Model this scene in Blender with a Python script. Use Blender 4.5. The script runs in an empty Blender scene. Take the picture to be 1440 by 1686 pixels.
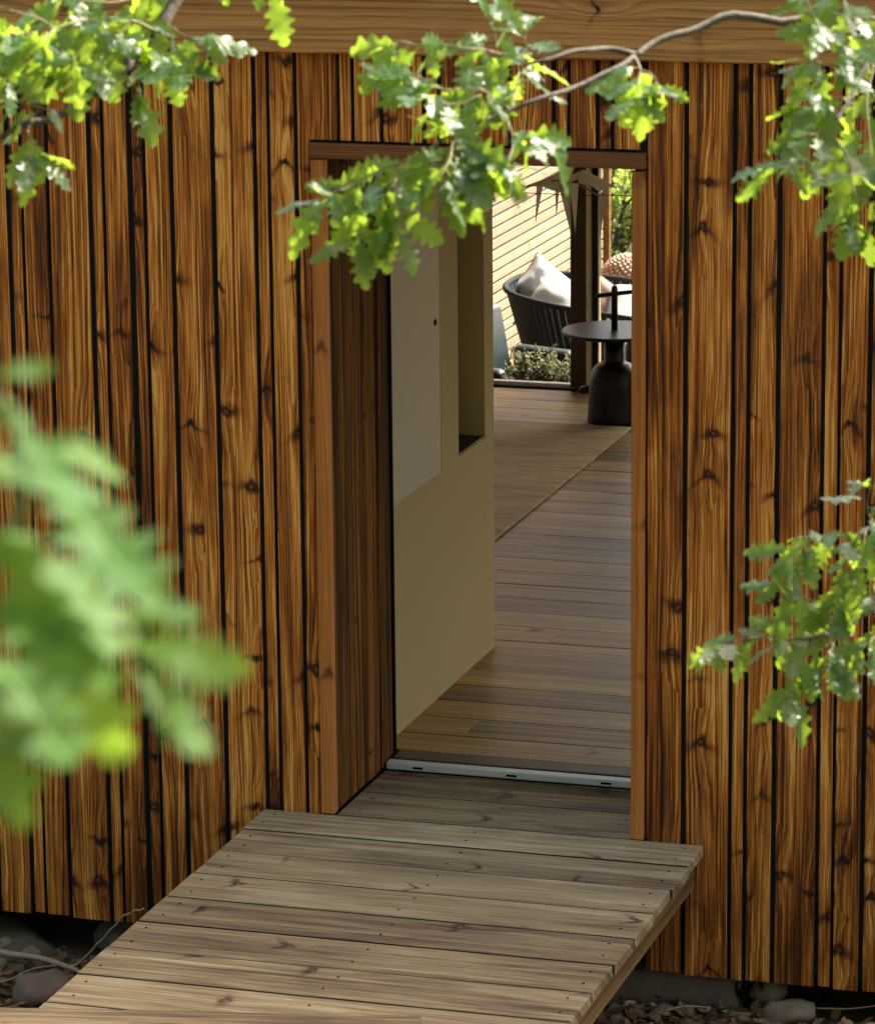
import bpy, bmesh, math, random
from mathutils import Vector, Matrix, noise
R = math.radians
scene = bpy.context.scene
col = scene.collection

# ------------------------------------------------------------------ camera
cam_d = bpy.data.cameras.new('camera')
cam = bpy.data.objects.new('camera', cam_d)
col.objects.link(cam)
scene.camera = cam
cr = Vector((0.9561117, 0.2928419, -0.00969695))
cu = Vector((-0.05770529, 0.22064499, 0.97364567))
cd = Vector((-0.28726383, 0.93035445, -0.22785978))
cm = Matrix((cr, cu, -cd)).transposed().to_4x4()
cm.translation = Vector((3.76415, -11.06224, 3.71829))
cam.matrix_world = cm
cam_d.sensor_fit = 'HORIZONTAL'
cam_d.sensor_width = 36.0
cam_d.lens = 157.96
cam_d.clip_start = 0.05
cam_d.clip_end = 500.0
cam_d.dof.use_dof = True
cam_d.dof.focus_distance = 12.9
cam_d.dof.aperture_fstop = 14

# ------------------------------------------------------------------ sky, sun, exposure
SUN_EL, SUN_AZ = R(46), R(36)          # azimuth from +Y (behind the house) towards +X
sun_dir = Vector((math.cos(SUN_EL) * math.sin(SUN_AZ), math.cos(SUN_EL) * math.cos(SUN_AZ), math.sin(SUN_EL)))
world = bpy.data.worlds.new('World')
scene.world = world
world.use_nodes = True
wt = world.node_tree
wt.nodes.clear()
sky = wt.nodes.new('ShaderNodeTexSky')
sky.sky_type = 'NISHITA'
sky.sun_disc = False
sky.sun_elevation = SUN_EL
sky.sun_rotation = SUN_AZ
sky.air_density = 0.7
sky.dust_density = 5.0
sky.ozone_density = 0.3
bgn = wt.nodes.new('ShaderNodeBackground')
bgn.inputs['Strength'].default_value = 0.12
won = wt.nodes.new('ShaderNodeOutputWorld')
wt.links.new(sky.outputs[0], bgn.inputs[0])
wt.links.new(bgn.outputs[0], won.inputs[0])
sun_d = bpy.data.lights.new('sun', 'SUN')
sun_d.energy = 4.5
sun_d.angle = R(0.5)
sun_d.color = (1.0, 0.95, 0.87)
sun = bpy.data.objects.new('sun', sun_d)
col.objects.link(sun)
sun.rotation_euler = (-sun_dir).to_track_quat('-Z', 'Y').to_euler()
sun.location = sun_dir * 30

scene.view_settings.view_transform = 'Standard'
scene.view_settings.look = 'None'
scene.view_settings.gamma = 1.0
scene.view_settings.exposure = 2.18
scene.view_settings.use_white_balance = True
scene.view_settings.white_balance_temperature = 7300
scene.render.engine = 'CYCLES'
scene.cycles.use_denoising = True
scene.render.filter_size = 1.0
scene.cycles.max_bounces = 10
scene.cycles.diffuse_bounces = 5
scene.cycles.transparent_max_bounces = 16
scene.cycles.caustics_reflective = False
scene.cycles.caustics_refractive = False

# ------------------------------------------------------------------ material helpers
class NT:
    def __init__(s, name):
        s.mat = bpy.data.materials.new(name)
        s.mat.use_nodes = True
        s.t = s.mat.node_tree
        s.t.nodes.clear()
        s.out = s.t.nodes.new('ShaderNodeOutputMaterial')
    def put(s, sock, v):
        if isinstance(v, bpy.types.NodeSocket):
            s.t.links.new(v, sock)
        elif v is not None:
            if isinstance(v, (tuple, list)) and len(v) == 3 and sock.type == 'RGBA':
                v = (*v, 1.0)
            sock.default_value = v
    def n(s, kind, ins=None, **props):
        nd = s.t.nodes.new('ShaderNode' + kind)
        for k, v in props.items():
            setattr(nd, k, v)
        for k, v in (ins or {}).items():
            s.put(nd.inputs[k], v)
        return nd
    def m(s, op, a, b=None, c=None, clamp=False):
        nd = s.n('Math', operation=op, use_clamp=clamp)
        for i, v in enumerate((a, b, c)):
            if v is not None:
                s.put(nd.inputs[i], v)
        return nd.outputs[0]
    def vec(s, x, y, z):
        return s.n('CombineXYZ', {0: x, 1: y, 2: z}).outputs[0]
    def noise(s, vec, scale, detail=3.0, rough=0.55, dist=0.0):
        return s.n('TexNoise', {'Vector': vec, 'Scale': scale, 'Detail': detail, 'Roughness': rough, 'Distortion': dist}).outputs['Fac']
    def ramp(s, fac, stops):
        nd = s.n('ValToRGB', {0: fac})
        e = nd.color_ramp.elements
        while len(e) < len(stops):
            e.new(0.5)
        for el, (p, c) in zip(e, stops):
            el.position = p
            el.color = (*c, 1.0) if len(c) == 3 else c
        return nd.outputs[0]
    def mix(s, fac, a, b, blend='MIX'):
        nd = s.n('Mix', data_type='RGBA', blend_type=blend)
        s.put(nd.inputs[0], fac)
        s.put(nd.inputs[6], a)
        s.put(nd.inputs[7], b)
        return nd.outputs[2]
    def step(s, v, lo, hi):
        nd = s.n('MapRange', {0: v, 1: lo, 2: hi, 3: 0.0, 4: 1.0}, interpolation_type='SMOOTHSTEP')
        return nd.outputs[0]
    def gauss(s, v, w):
        q = s.m('DIVIDE', v, w)
        return s.m('POWER', 2.71828, s.m('MULTIPLY', s.m('MULTIPLY', q, q), -1.0))
    def bump(s, h, strength, dist=0.01):
        return s.n('Bump', {'Height': h, 'Strength': strength, 'Distance': dist}).outputs[0]
    def surf(s, color, rough, bump=None, spec=0.5, metal=0.0, **extra):
        b = s.n('BsdfPrincipled', {'Base Color': color, 'Roughness': rough, 'Specular IOR Level': spec, 'Metallic': metal})
        for k, v in extra.items():
            s.put(b.inputs[k], v)
        if bump is not None:
            s.put(b.inputs['Normal'], bump)
        s.t.links.new(b.outputs[0], s.out.inputs[0])
        return s.mat


def wood(name, stops, along='Z', across='X', freq=70.0, ka=6.0, kl=2.0, knots=1.0, rough=0.6, spec=0.3,
         knot_dark=(0.02, 0.009, 0.004), var=0.35, smoke=0.5, marks=0.0, bump=0.35, streak=1.0, ringw=0.22, warpw=3.2, fibw=0.65, fine=0.5, off=0.42, gate_lo=0.42):
    """Sawn softwood: growth rings warped round knots, fibre, dark smoky patches, each board different."""
    T = NT(name)
    tc = T.n('TexCoord')
    sp = T.n('SeparateXYZ', {0: tc.outputs['Object']})
    ax = dict(X=0, Y=1, Z=2)
    A, L = sp.outputs[ax[across]], sp.outputs[ax[along]]
    oth = [k for k in 'XYZ' if k not in (along, across)][0]
    A = T.m('ADD', A, sp.outputs[ax[oth]])
    rnd = T.n('ObjectInfo').outputs['Random']
    o1 = T.m('MULTIPLY', rnd, 91.7)
    o2 = T.m('MULTIPLY', rnd, 57.3)
    # knots
    kv = T.vec(T.m('ADD', T.m('MULTIPLY', A, ka), o1), T.m('ADD', T.m('MULTIPLY', L, kl), o2), 0.0)
    vo = T.n('TexVoronoi', {'Vector': kv, 'Scale': 1.0, 'Randomness': 1.0}, voronoi_dimensions='2D')
    dv = T.n('VectorMath', {0: kv, 1: vo.outputs['Position']}, operation='SUBTRACT')
    ds = T.n('SeparateXYZ', {0: dv.outputs[0]})
    kn = T.n('TexNoise', {'Vector': T.vec(T.m('MULTIPLY', A, 28.0), T.m('MULTIPLY', L, 17.0), o2), 'Scale': 1.0, 'Detail': 3.0, 'Roughness': 0.6})
    kns = T.n('SeparateColor', {0: kn.outputs['Color']})
    dx = T.m('ABSOLUTE', T.m('ADD', T.m('DIVIDE', ds.outputs[0], ka), T.m('MULTIPLY', T.m('SUBTRACT', kns.outputs[0], 0.5), 0.028)))
    cc = T.n('SeparateColor', {0: vo.outputs['Color']})
    slope = T.m('MULTIPLY', T.m('SUBTRACT', cc.outputs[1], 0.3), 1.8)
    dy0 = T.m('ADD', T.m('DIVIDE', ds.outputs[1], kl), T.m('MULTIPLY', T.m('SUBTRACT', kns.outputs[1], 0.5), 0.045))
    dy = T.m('ADD', dy0, T.m('MULTIPLY', dx, slope))
    gate = T.m('MULTIPLY', T.step(cc.outputs[0], gate_lo, gate_lo + 0.2), knots)
    wob = T.noise(T.vec(T.m('MULTIPLY', A, 60.0), T.m('MULTIPLY', L, 40.0), o1), 1.0, 2.0)
    wobf = T.m('MULTIPLY', T.m('ADD', 0.3, T.m('MULTIPLY', wob, 1.4)), T.m('ADD', 0.55, T.m('MULTIPLY', cc.outputs[2], 0.9)))
    eye = T.m('MULTIPLY', T.m('MULTIPLY', T.gauss(dx, T.m('MULTIPLY', wobf, 0.014)), T.gauss(dy, T.m('MULTIPLY', wobf, 0.014))), gate)
    brow = T.m('MULTIPLY', T.m('MULTIPLY', T.gauss(dx, 0.040), T.gauss(dy, T.m('MULTIPLY', wobf, 0.0115))), gate)
    kf = T.m('MULTIPLY', T.m('MULTIPLY', T.gauss(T.m('DIVIDE', ds.outputs[0], ka), 0.03), T.gauss(T.m('DIVIDE', ds.outputs[1], kl), 0.12)), gate)
    # growth rings
    wv = T.vec(T.m('ADD', T.m('MULTIPLY', A, 6.0), o2), T.m('ADD', T.m('MULTIPLY', L, 0.38), o1), 0.0)
    warp = T.noise(wv, 1.0, 2.0, 0.5)
    h = T.m('ADD', T.m('MULTIPLY', A, freq), T.m('MULTIPLY', warp, warpw))
    h = T.m('ADD', h, T.m('MULTIPLY', kf, 2.4))
    fr_ = T.m('FRACT', h)
    ring = T.m('SUBTRACT', T.step(fr_, 0.0, 0.22), T.m('POWER', fr_, 2.2))
    fib = T.noise(T.vec(T.m('ADD', T.m('MULTIPLY', A, 260.0), T.m('MULTIPLY', warp, 22.0)), T.m('MULTIPLY', L, 5.0), o1), 1.0, 3.0, 0.6)
    strk = T.noise(T.vec(T.m('ADD', T.m('ADD', T.m('MULTIPLY', A, 42.0), T.m('MULTIPLY', warp, 5.0)), T.m('MULTIPLY', kf, 1.2)), T.m('MULTIPLY', L, 0.30), o2), 1.0, 2.0, 0.55)
    fin = T.noise(T.vec(T.m('ADD', T.m('ADD', T.m('MULTIPLY', A, 150.0), T.m('MULTIPLY', warp, 14.0)), T.m('MULTIPLY', kf, 2.4)), T.m('MULTIPLY', L, 1.1), o1), 1.0, 3.0, 0.65)
    broad = T.noise(T.vec(T.m('MULTIPLY', A, 9.0), T.m('MULTIPLY', L, 1.6), o1), 1.0, 4.0, 0.6, 0.6)
    v = T.m('ADD', T.m('MULTIPLY', ring, ringw), T.m('MULTIPLY', T.m('SUBTRACT', strk, 0.5), 1.25 * streak))
    v = T.m('ADD', v, T.m('MULTIPLY', T.m('SUBTRACT', fib, 0.5), fibw))
    v = T.m('ADD', v, T.m('MULTIPLY', T.m('SUBTRACT', fin, 0.5), fine))
    v = T.m('ADD', v, T.m('MULTIPLY', T.m('SUBTRACT', broad, 0.5), 1.1 * smoke))
    v = T.m('ADD', v, T.m('ADD', off, T.m('MULTIPLY', T.m('SUBTRACT', rnd, 0.5), var)))
    v = T.m('SUBTRACT', v, T.m('MULTIPLY', brow, 0.35), None, True)
    colr = T.ramp(v, stops)
    colr = T.mix(T.m('MULTIPLY', brow, 0.65, None, True), colr, tuple(c * 1.8 for c in knot_dark))
    colr = T.mix(T.m('MULTIPLY', eye, 1.3, None, True), colr, knot_dark)
    heart = T.m('MULTIPLY', T.m('MULTIPLY', T.step(eye, 0.72, 0.95), T.step(cc.outputs[2], 0.35, 0.55)), 0.7)
    colr = T.mix(heart, colr, (knot_dark[0] * 11, knot_dark[1] * 8, knot_dark[2] * 5))
    if marks:
        mk = T.noise(T.vec(T.m('MULTIPLY', A, 22.0), T.m('MULTIPLY', L, 13.0), o2), 1.0, 5.0, 0.7, 0.8)
        mk = T.step(mk, 0.66, 0.76)
        colr = T.mix(T.m('MULTIPLY', mk, marks), colr, (0.42, 0.38, 0.31))
    hgt = T.m('ADD', T.m('MULTIPLY', fib, 0.5), T.m('MULTIPLY', v, 0.6))
    rg = T.m('ADD', rough, T.m('MULTIPLY', T.m('SUBTRACT', fib, 0.5), 0.25))
    return T.surf(colr, rg, T.bump(hgt, bump, 0.004), spec)


def plain(name, c, rough=0.6, amt=0.2, scale=30.0, bump=0.1, metal=0.0, spec=0.5, **extra):
    T = NT(name)
    tc = T.n('TexCoord')
    f = T.noise(tc.outputs['Object'], scale, 4.0, 0.6)
    k = T.m('ADD', 1.0 - amt, T.m('MULTIPLY', f, 2 * amt))
    cc = T.n('VectorMath', {0: c, 1: T.vec(k, k, k)}, operation='MULTIPLY').outputs[0]
    rr = T.m('ADD', rough - 0.06, T.m('MULTIPLY', f, 0.12))
    return T.surf(cc, rr, T.bump(f, bump, 0.005), spec, metal, **extra)


CLAD = [(0.0, (0.026, 0.0095, 0.0032)), (0.2, (0.074, 0.0235, 0.0052)), (0.42, (0.195, 0.058, 0.0105)), (0.62, (0.40, 0.130, 0.0205)), (0.8, (0.59, 0.22, 0.037)), (1.0, (0.80, 0.42, 0.11))]
M = {}
M['clad'] = wood('stained_cladding_wood', CLAD, marks=0.22, freq=52, smoke=1.0, knots=1.0, fibw=1.15, ringw=0.12, fine=1.75, streak=0.8, var=0.2, ka=8.5, kl=3.8, off=0.525, gate_lo=0.42, spec=0.2, bump=0.5)
M['trim'] = wood('orange_trim_wood', [(0.0, (0.14, 0.040, 0.008)), (0.5, (0.40, 0.135, 0.026)), (1.0, (0.62, 0.27, 0.065))], freq=120, knots=0.5, smoke=0.25, var=0.1)
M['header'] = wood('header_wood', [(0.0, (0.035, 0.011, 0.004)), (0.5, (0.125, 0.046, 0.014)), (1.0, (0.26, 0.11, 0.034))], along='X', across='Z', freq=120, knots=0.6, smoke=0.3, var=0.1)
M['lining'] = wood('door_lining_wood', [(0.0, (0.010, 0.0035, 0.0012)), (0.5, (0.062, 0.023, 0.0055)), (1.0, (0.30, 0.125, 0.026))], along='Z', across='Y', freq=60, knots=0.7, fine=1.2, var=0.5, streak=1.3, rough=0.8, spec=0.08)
M['beam'] = wood('glulam_beam_wood', [(0.0, (0.10, 0.045, 0.016)), (0.35, (0.31, 0.14, 0.042)), (0.62, (0.50, 0.255, 0.078)), (1.0, (0.64, 0.36, 0.125))], along='X', across='Z', freq=34, ka=5, kl=1.8, streak=0.7, smoke=0.35, var=0.15, knots=0.9)
DECK = [(0.0, (0.052, 0.032, 0.020)), (0.22, (0.15, 0.098, 0.060)), (0.5, (0.295, 0.213, 0.116)), (0.75, (0.435, 0.338, 0.188)), (1.0, (0.59, 0.49, 0.31))]
M['deck'] = wood('weathered_deck_wood', DECK, along='X', across='Y', freq=30, ka=5.0, kl=1.7, rough=0.62, spec=0.35, ringw=0.05, fibw=1.1, fine=0.9, bump=0.6, knot_dark=(0.035, 0.022, 0.018), var=0.28, smoke=1.0, marks=0.35, streak=0.62, off=0.47)
M['stringer'] = wood('stringer_wood', [(0.0, (0.03, 0.016, 0.006)), (0.5, (0.15, 0.085, 0.03)), (1.0, (0.33, 0.21, 0.085))], along='Y', across='Z', freq=70, knots=0.6)
OAK = [(0.0, (0.034, 0.017, 0.006)), (0.3, (0.135, 0.075, 0.024)), (0.55, (0.275, 0.162, 0.052)), (0.8, (0.41, 0.255, 0.090)), (1.0, (0.54, 0.36, 0.145))]
M['oak'] = wood('oiled_oak_floor', OAK, along='X', across='Y', freq=55, ka=4.0, kl=0.8, knots=0.7, rough=0.44, spec=0.28, var=0.5, smoke=0.6, bump=0.25, ringw=0.10, streak=0.8, fine=0.9, fibw=0.9)
M['pine'] = wood('pale_screen_wood', [(0.0, (0.12, 0.088, 0.058)), (0.5, (0.205, 0.168, 0.120)), (1.0, (0.28, 0.238, 0.178))], along='Y', across='Z', freq=60, ka=5, kl=2.2, knots=0.8, knot_dark=(0.16, 0.08, 0.03), var=0.2, smoke=0.2)
M['dark_side'] = plain('dark_board_edge', (0.022, 0.014, 0.009), 0.9, 0.4, 60.0, 0.2)
M['membrane'] = plain('black_wall_membrane', (0.006, 0.005, 0.004), 0.9, 0.3)
M['plaster'] = plain('beige_plaster', (0.46, 0.375, 0.195), 0.85, 0.10, 160.0, 0.25)
M['hatch'] = plain('greige_hatch_paint', (0.50, 0.46, 0.385), 0.6, 0.06, 320.0, 0.12)
M['edge'] = plain('hatch_edge_wood', (0.40, 0.27, 0.09), 0.6)
M['white'] = plain('white_plaster', (0.72, 0.69, 0.62), 0.9, 0.05)
M['alu'] = plain('brushed_aluminium', (0.66, 0.67, 0.68), 0.42, 0.1, 60.0, 0.05, 0.35)
M['black'] = plain('matt_black_metal', (0.0055, 0.005, 0.005), 0.40, 0.2, 40.0, 0.05)
M['slot'] = plain('slot_black', (0.004, 0.004, 0.004), 0.9, spec=0.03)
M['gravel'] = plain('brown_gravel', (0.105, 0.078, 0.050), 0.9, 0.5, 40.0, 0.4)
M['brownframe'] = plain('dark_bronze_frame', (0.060, 0.040, 0.025), 0.5, 0.1)
M['cream'] = plain('cream_seal', (0.85, 0.76, 0.52), 0.5, 0.1)
M['concrete'] = plain('footing_concrete', (0.16, 0.125, 0.085), 0.9, 0.5, 9.0, 0.5)
M['stone'] = plain('limestone', (0.175, 0.135, 0.085), 0.85, 0.5, 7.0, 0.6)
M['boulder'] = plain('mossy_boulder', (0.085, 0.072, 0.045), 0.9, 0.5, 9.0, 0.8)
M['redstone'] = plain('reddish_stone', (0.17, 0.115, 0.085), 0.85, 0.4, 9.0, 0.5)
M['roof'] = plain('roof_membrane', (0.12, 0.115, 0.11), 0.8)
M['leather'] = plain('teal_leather', (0.010, 0.022, 0.028), 0.45, 0.25, 14.0, 0.15, spec=0.3)
M['rope'] = plain('charcoal_rope', (0.010, 0.014, 0.020), 0.8, 0.3, 90.0, 0.4, spec=0.15)
M['cushion'] = plain('white_cushion_linen', (0.42, 0.45, 0.48), 0.9, 0.06, 60.0, 0.2)
M['cushion_pink'] = plain('pale_pink_cushion_linen', (0.42, 0.28, 0.23), 0.9, 0.06, 60.0, 0.2)
def paper_mat():
    T = NT('grey_lamp_paper')
    b = T.n('BsdfPrincipled', {'Base Color': (0.75, 0.74, 0.68, 1), 'Roughness': 0.6})
    tl = T.n('BsdfTranslucent', {'Color': (0.80, 0.78, 0.72, 1)})
    mx = T.n('MixShader', {0: 0.5})
    T.t.links.new(b.outputs[0], mx.inputs[1])
    T.t.links.new(tl.outputs[0], mx.inputs[2])
    T.t.links.new(mx.outputs[0], T.out.inputs[0])
    return T.mat
M['paper'] = paper_mat()
M['brass'] = plain('brass', (0.42, 0.30, 0.12), 0.35, 0.1, metal=1.0)
M['terracotta'] = plain('terracotta', (0.36, 0.13, 0.06), 0.85, 0.25, 20.0, 0.2)
M['bark'] = plain('grey_oak_bark', (0.075, 0.066, 0.056), 0.9, 0.4, 60.0, 0.8)
M['twig'] = plain('young_twig_bark', (0.15, 0.12, 0.07), 0.7, 0.3, 90.0, 0.3)
M['drytwig'] = plain('dry_twig_bark', (0.30, 0.235, 0.165), 0.8, 0.3, 40.0, 0.4)


def rug_mat():
    T = NT('woven_rug')
    o = T.n('TexCoord').outputs['Object']
    mp = T.n('Mapping', {'Vector': o, 'Scale': (3.0, 14.0, 1.0)})
    a = T.noise(mp.outputs[0], 1.0, 5.0, 0.7, 0.5)
    b = T.noise(o, 260.0, 2.0)
    v = T.m('ADD', T.m('MULTIPLY', a, 0.8), T.m('MULTIPLY', b, 0.3))
    c = T.ramp(v, [(0.35, (0.25, 0.20, 0.13)), (0.55, (0.45, 0.365, 0.245)), (0.75, (0.60, 0.50, 0.36))])
    return T.surf(c, 0.9, T.bump(b, 0.5, 0.004), 0.1)
M['rug'] = rug_mat()


def leaf_mat(name, c0, c1, tr, rough=0.34, trans=0.42, spec=0.4):
    T = NT(name)
    tc = T.n('TexCoord')
    sp = T.n('SeparateXYZ', {0: tc.outputs['Object']})
    rnd = T.n('ObjectInfo').outputs['Random']
    f = T.noise(tc.outputs['Object'], 6.0, 3.0)
    c = T.mix(T.m('ADD', T.m('MULTIPLY', rnd, 0.8), T.m('MULTIPLY', T.m('SUBTRACT', f, 0.5), 0.6), None, True), c0, c1)
    spot = T.step(T.noise(T.n('VectorMath', {0: tc.outputs['Object'], 1: T.vec(T.m('MULTIPLY', rnd, 31.0), 0.0, 0.0)}, operation='ADD').outputs[0], 5.5, 3.0, 0.6), 0.68, 0.74)
    c = T.mix(T.m('MULTIPLY', spot, 0.7), c, (0.13, 0.085, 0.03))
    rib = T.m('SUBTRACT', 1.0, T.step(T.m('ABSOLUTE', sp.outputs[1]), 0.006, 0.018))
    vx = T.m('SUBTRACT', sp.outputs[0], T.m('MULTIPLY', T.m('ABSOLUTE', sp.outputs[1]), 0.9))
    vn = T.m('ABSOLUTE', T.m('SUBTRACT', T.m('FRACT', T.m('MULTIPLY', vx, 7.0)), 0.5))
    vein = T.m('MAXIMUM', rib, T.m('MULTIPLY', T.m('SUBTRACT', 1.0, T.step(vn, 0.02, 0.09)), 0.45))
    c = T.mix(T.m('MULTIPLY', vein, 0.5), c, tuple(min(1, x * 2.2) for x in c1))
    b = T.n('BsdfPrincipled', {'Base Color': c, 'Roughness': rough, 'Specular IOR Level': spec, 'Normal': T.bump(T.m('ADD', vein, f), 0.25, 0.02)})
    tl = T.n('BsdfTranslucent', {'Color': T.mix(rnd, tr, tuple(x * 0.7 for x in tr))})
    mx = T.n('MixShader', {0: trans})
    T.t.links.new(b.outputs[0], mx.inputs[1])
    T.t.links.new(tl.outputs[0], mx.inputs[2])
    T.t.links.new(mx.outputs[0], T.out.inputs[0])
    return T.mat
M['leaf'] = leaf_mat('oak_leaf', (0.007, 0.042, 0.021), (0.036, 0.098, 0.022), (0.46, 0.70, 0.07), 0.36, 0.40)
M['young_leaf'] = leaf_mat('young_oak_leaf', (0.022, 0.090, 0.026), (0.075, 0.175, 0.034), (0.42, 0.66, 0.07), 0.6, 0.45, 0.28)
M['garden_leaf'] = leaf_mat('garden_leaf', (0.10, 0.19, 0.05), (0.25, 0.33, 0.09), (0.55, 0.65, 0.14))
M['grey_leaf'] = leaf_mat('grey_green_leaf', (0.055, 0.07, 0.040), (0.12, 0.13, 0.075), (0.20, 0.23, 0.10), 0.5, 0.3)
M['dry_leaf'] = leaf_mat('dead_leaf', (0.13, 0.068, 0.028), (0.30, 0.185, 0.085), (0.28, 0.15, 0.05), 0.7, 0.15)


def ground_mat():
    T = NT('forest_soil')
    o = T.n('TexCoord').outputs['Object']
    a = T.noise(o, 3.0, 6.0, 0.65)
    b = T.noise(o, 40.0, 4.0, 0.7)
    v = T.m('ADD', T.m('MULTIPLY', a, 0.55), T.m('MULTIPLY', b, 0.5))
    c = T.ramp(v, [(0.3, (0.020, 0.015, 0.010)), (0.52, (0.055, 0.042, 0.028)), (0.75, (0.12, 0.095, 0.065))])
    return T.surf(c, 0.95, T.bump(v, 0.9, 0.05), 0.1)
M['soil'] = ground_mat()


def glass_mat():
    T = NT('window_glass')
    fr = T.n('Fresnel', {'IOR': 1.45})
    tr = T.n('BsdfTransparent', {'Color': (0.93, 0.96, 0.94)})
    gl = T.n('BsdfGlossy', {'Color': (1, 1, 1), 'Roughness': 0.02})
    mx = T.n('MixShader', {0: fr.outputs[0]})
    T.t.links.new(tr.outputs[0], mx.inputs[1])
    T.t.links.new(gl.outputs[0], mx.inputs[2])
    T.t.links.new(mx.outputs[0], T.out.inputs[0])
    return T.mat
M['glass'] = glass_mat()


def bead_mat():
    T = NT('rose_glass_beads')
    rnd = T.n('TexCoord').outputs['Object']
    f = T.noise(rnd, 60.0, 2.0)
    c = T.ramp(f, [(0.35, (0.62, 0.28, 0.20)), (0.6, (0.92, 0.70, 0.62))])
    return T.surf(c, 0.12, None, 0.8, 0.0, **{'Transmission Weight': 0.35})
M['bead'] = bead_mat()

# ------------------------------------------------------------------ object helpers
def link(name, me, mat, parent=None, loc=None):
    o = bpy.data.objects.new(name, me)
    col.objects.link(o)
    if mat is not None and not me.materials:
        me.materials.append(M[mat] if isinstance(mat, str) else mat)
    if loc is not None:
        o.location = loc
    if parent is not None:
        o.parent = parent
    return o


def tag(o, label=None, cat=None, group=None, kind=None):
    for k, v in (('label', label), ('category', cat), ('group', group), ('kind', kind)):
        if v:
            o[k] = v
    return o


def empty(name, loc=(0, 0, 0), label=None, cat=None, group=None, kind=None):
    o = bpy.data.objects.new(name, None)
    col.objects.link(o)
    o.location = loc
    o.empty_display_size = 0.1
    return tag(o, label, cat, group, kind)


def bm_mesh(name, bm, smooth=False):
    me = bpy.data.meshes.new(name)
    bm.normal_update()
    if smooth:
        for f in bm.faces:
            f.smooth = True
    bm.to_mesh(me)
    bm.free()
    return me


def bm_box(bm, x0, x1, y0, y1, z0, z1):
    vs = [bm.verts.new((x, y, z)) for x in (x0, x1) for y in (y0, y1) for z in (z0, z1)]
    for a in ((0, 1, 3, 2), (4, 6, 7, 5), (0, 4, 5, 1), (2, 3, 7, 6), (0, 2, 6, 4), (1, 5, 7, 3)):
        bm.faces.new([vs[i] for i in a])
    return vs


def box(name, x0, x1, y0, y1, z0, z1, mat, parent=None, bevel=0.0, dark_side=None):
    c = Vector(((x0 + x1) / 2, (y0 + y1) / 2, (z0 + z1) / 2))
    bm = bmesh.new()
    bm_box(bm, x0 - c.x, x1 - c.x, y0 - c.y, y1 - c.y, z0 - c.z, z1 - c.z)
    if bevel:
        bmesh.ops.bevel(bm, geom=bm.edges[:], offset=bevel, segments=1, affect='EDGES', profile=0.5)
    me = bm_mesh(name, bm)
    me.materials.append(M[mat])
    if dark_side is not None:                      # long side faces take a darker material so gaps read dark
        me.materials.append(M['dark_side'])
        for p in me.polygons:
            if abs(p.normal[dark_side]) > 0.9:
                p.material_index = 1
    o = link(name, me, mat, parent, c - world_loc(parent) if parent else c)
    return o


def world_loc(o):
    v = Vector()
    while o is not None:
        v += o.location
        o = o.parent
    return v


def boxes(name, lst, mat, parent=None):
    bm = bmesh.new()
    for b in lst:
        bm_box(bm, *b)
    return link(name, bm_mesh(name, bm), mat, parent, -world_loc(parent) if parent else None)


def prism_xz(name, poly, y0, y1, mat, parent=None, bevel=0.0):
    cx = sum(p[0] for p in poly) / len(poly)
    cz = sum(p[1] for p in poly) / len(poly)
    bm = bmesh.new()
    a = [bm.verts.new((x - cx, y0, z - cz)) for x, z in poly]
    b = [bm.verts.new((x - cx, y1, z - cz)) for x, z in poly]
    bm.faces.new(a)
    bm.faces.new(b[::-1])
    for i in range(len(a)):
        j = (i + 1) % len(a)
        bm.faces.new((a[j], a[i], b[i], b[j]))
    bmesh.ops.recalc_face_normals(bm, faces=bm.faces[:])
    if bevel:
        bmesh.ops.bevel(bm, geom=bm.edges[:], offset=bevel, segments=1, affect='EDGES', profile=0.5)
    return link(name, bm_mesh(name, bm), mat, parent, Vector((cx, 0, cz)) - (world_loc(parent) if parent else Vector()))


def bm_tube(bm, pts, radii, seg=8, cap=True):
    pts = [Vector(p) for p in pts]
    rings = []
    ref = Vector((0.31, 0.47, 0.83)).normalized()
    for i, p in enumerate(pts):
        t = (pts[min(i + 1, len(pts) - 1)] - pts[max(i - 1, 0)]).normalized()
        if abs(t.dot(ref)) > 0.95:
            ref = Vector((1, 0, 0))
        a = t.cross(ref).normalized()
        b = t.cross(a)
        r = radii[i] if isinstance(radii, (list, tuple)) else radii
        rings.append([bm.verts.new(p + (a * math.cos(q) + b * math.sin(q)) * r) for q in [2 * math.pi * k / seg for k in range(seg)]])
    for r0, r1 in zip(rings, rings[1:]):
        for k in range(seg):
            bm.faces.new((r0[k], r0[(k + 1) % seg], r1[(k + 1) % seg], r1[k]))
    if cap:
        bm.faces.new(rings[0][::-1])
        bm.faces.new(rings[-1])


def smooth_path(pts, n=4):
    P = [Vector(p) for p in pts]
    P = [P[0] * 2 - P[1]] + P + [P[-1] * 2 - P[-2]]
    out = []
    for i in range(1, len(P) - 2):
        for k in range(n):
            t = k / n
            a, b, c, d = P[i - 1], P[i], P[i + 1], P[i + 2]
            out.append(0.5 * ((2 * b) + (c - a) * t + (2 * a - 5 * b + 4 * c - d) * t * t + (3 * b - a - 3 * c + d) * t ** 3))
    out.append(P[-2])
    return out


def tube(name, pts, radii, mat, parent=None, seg=8):
    bm = bmesh.new()
    bm_tube(bm, pts, radii, seg)
    return link(name, bm_mesh(name, bm, True), mat, parent, -world_loc(parent) if parent else None)


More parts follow.
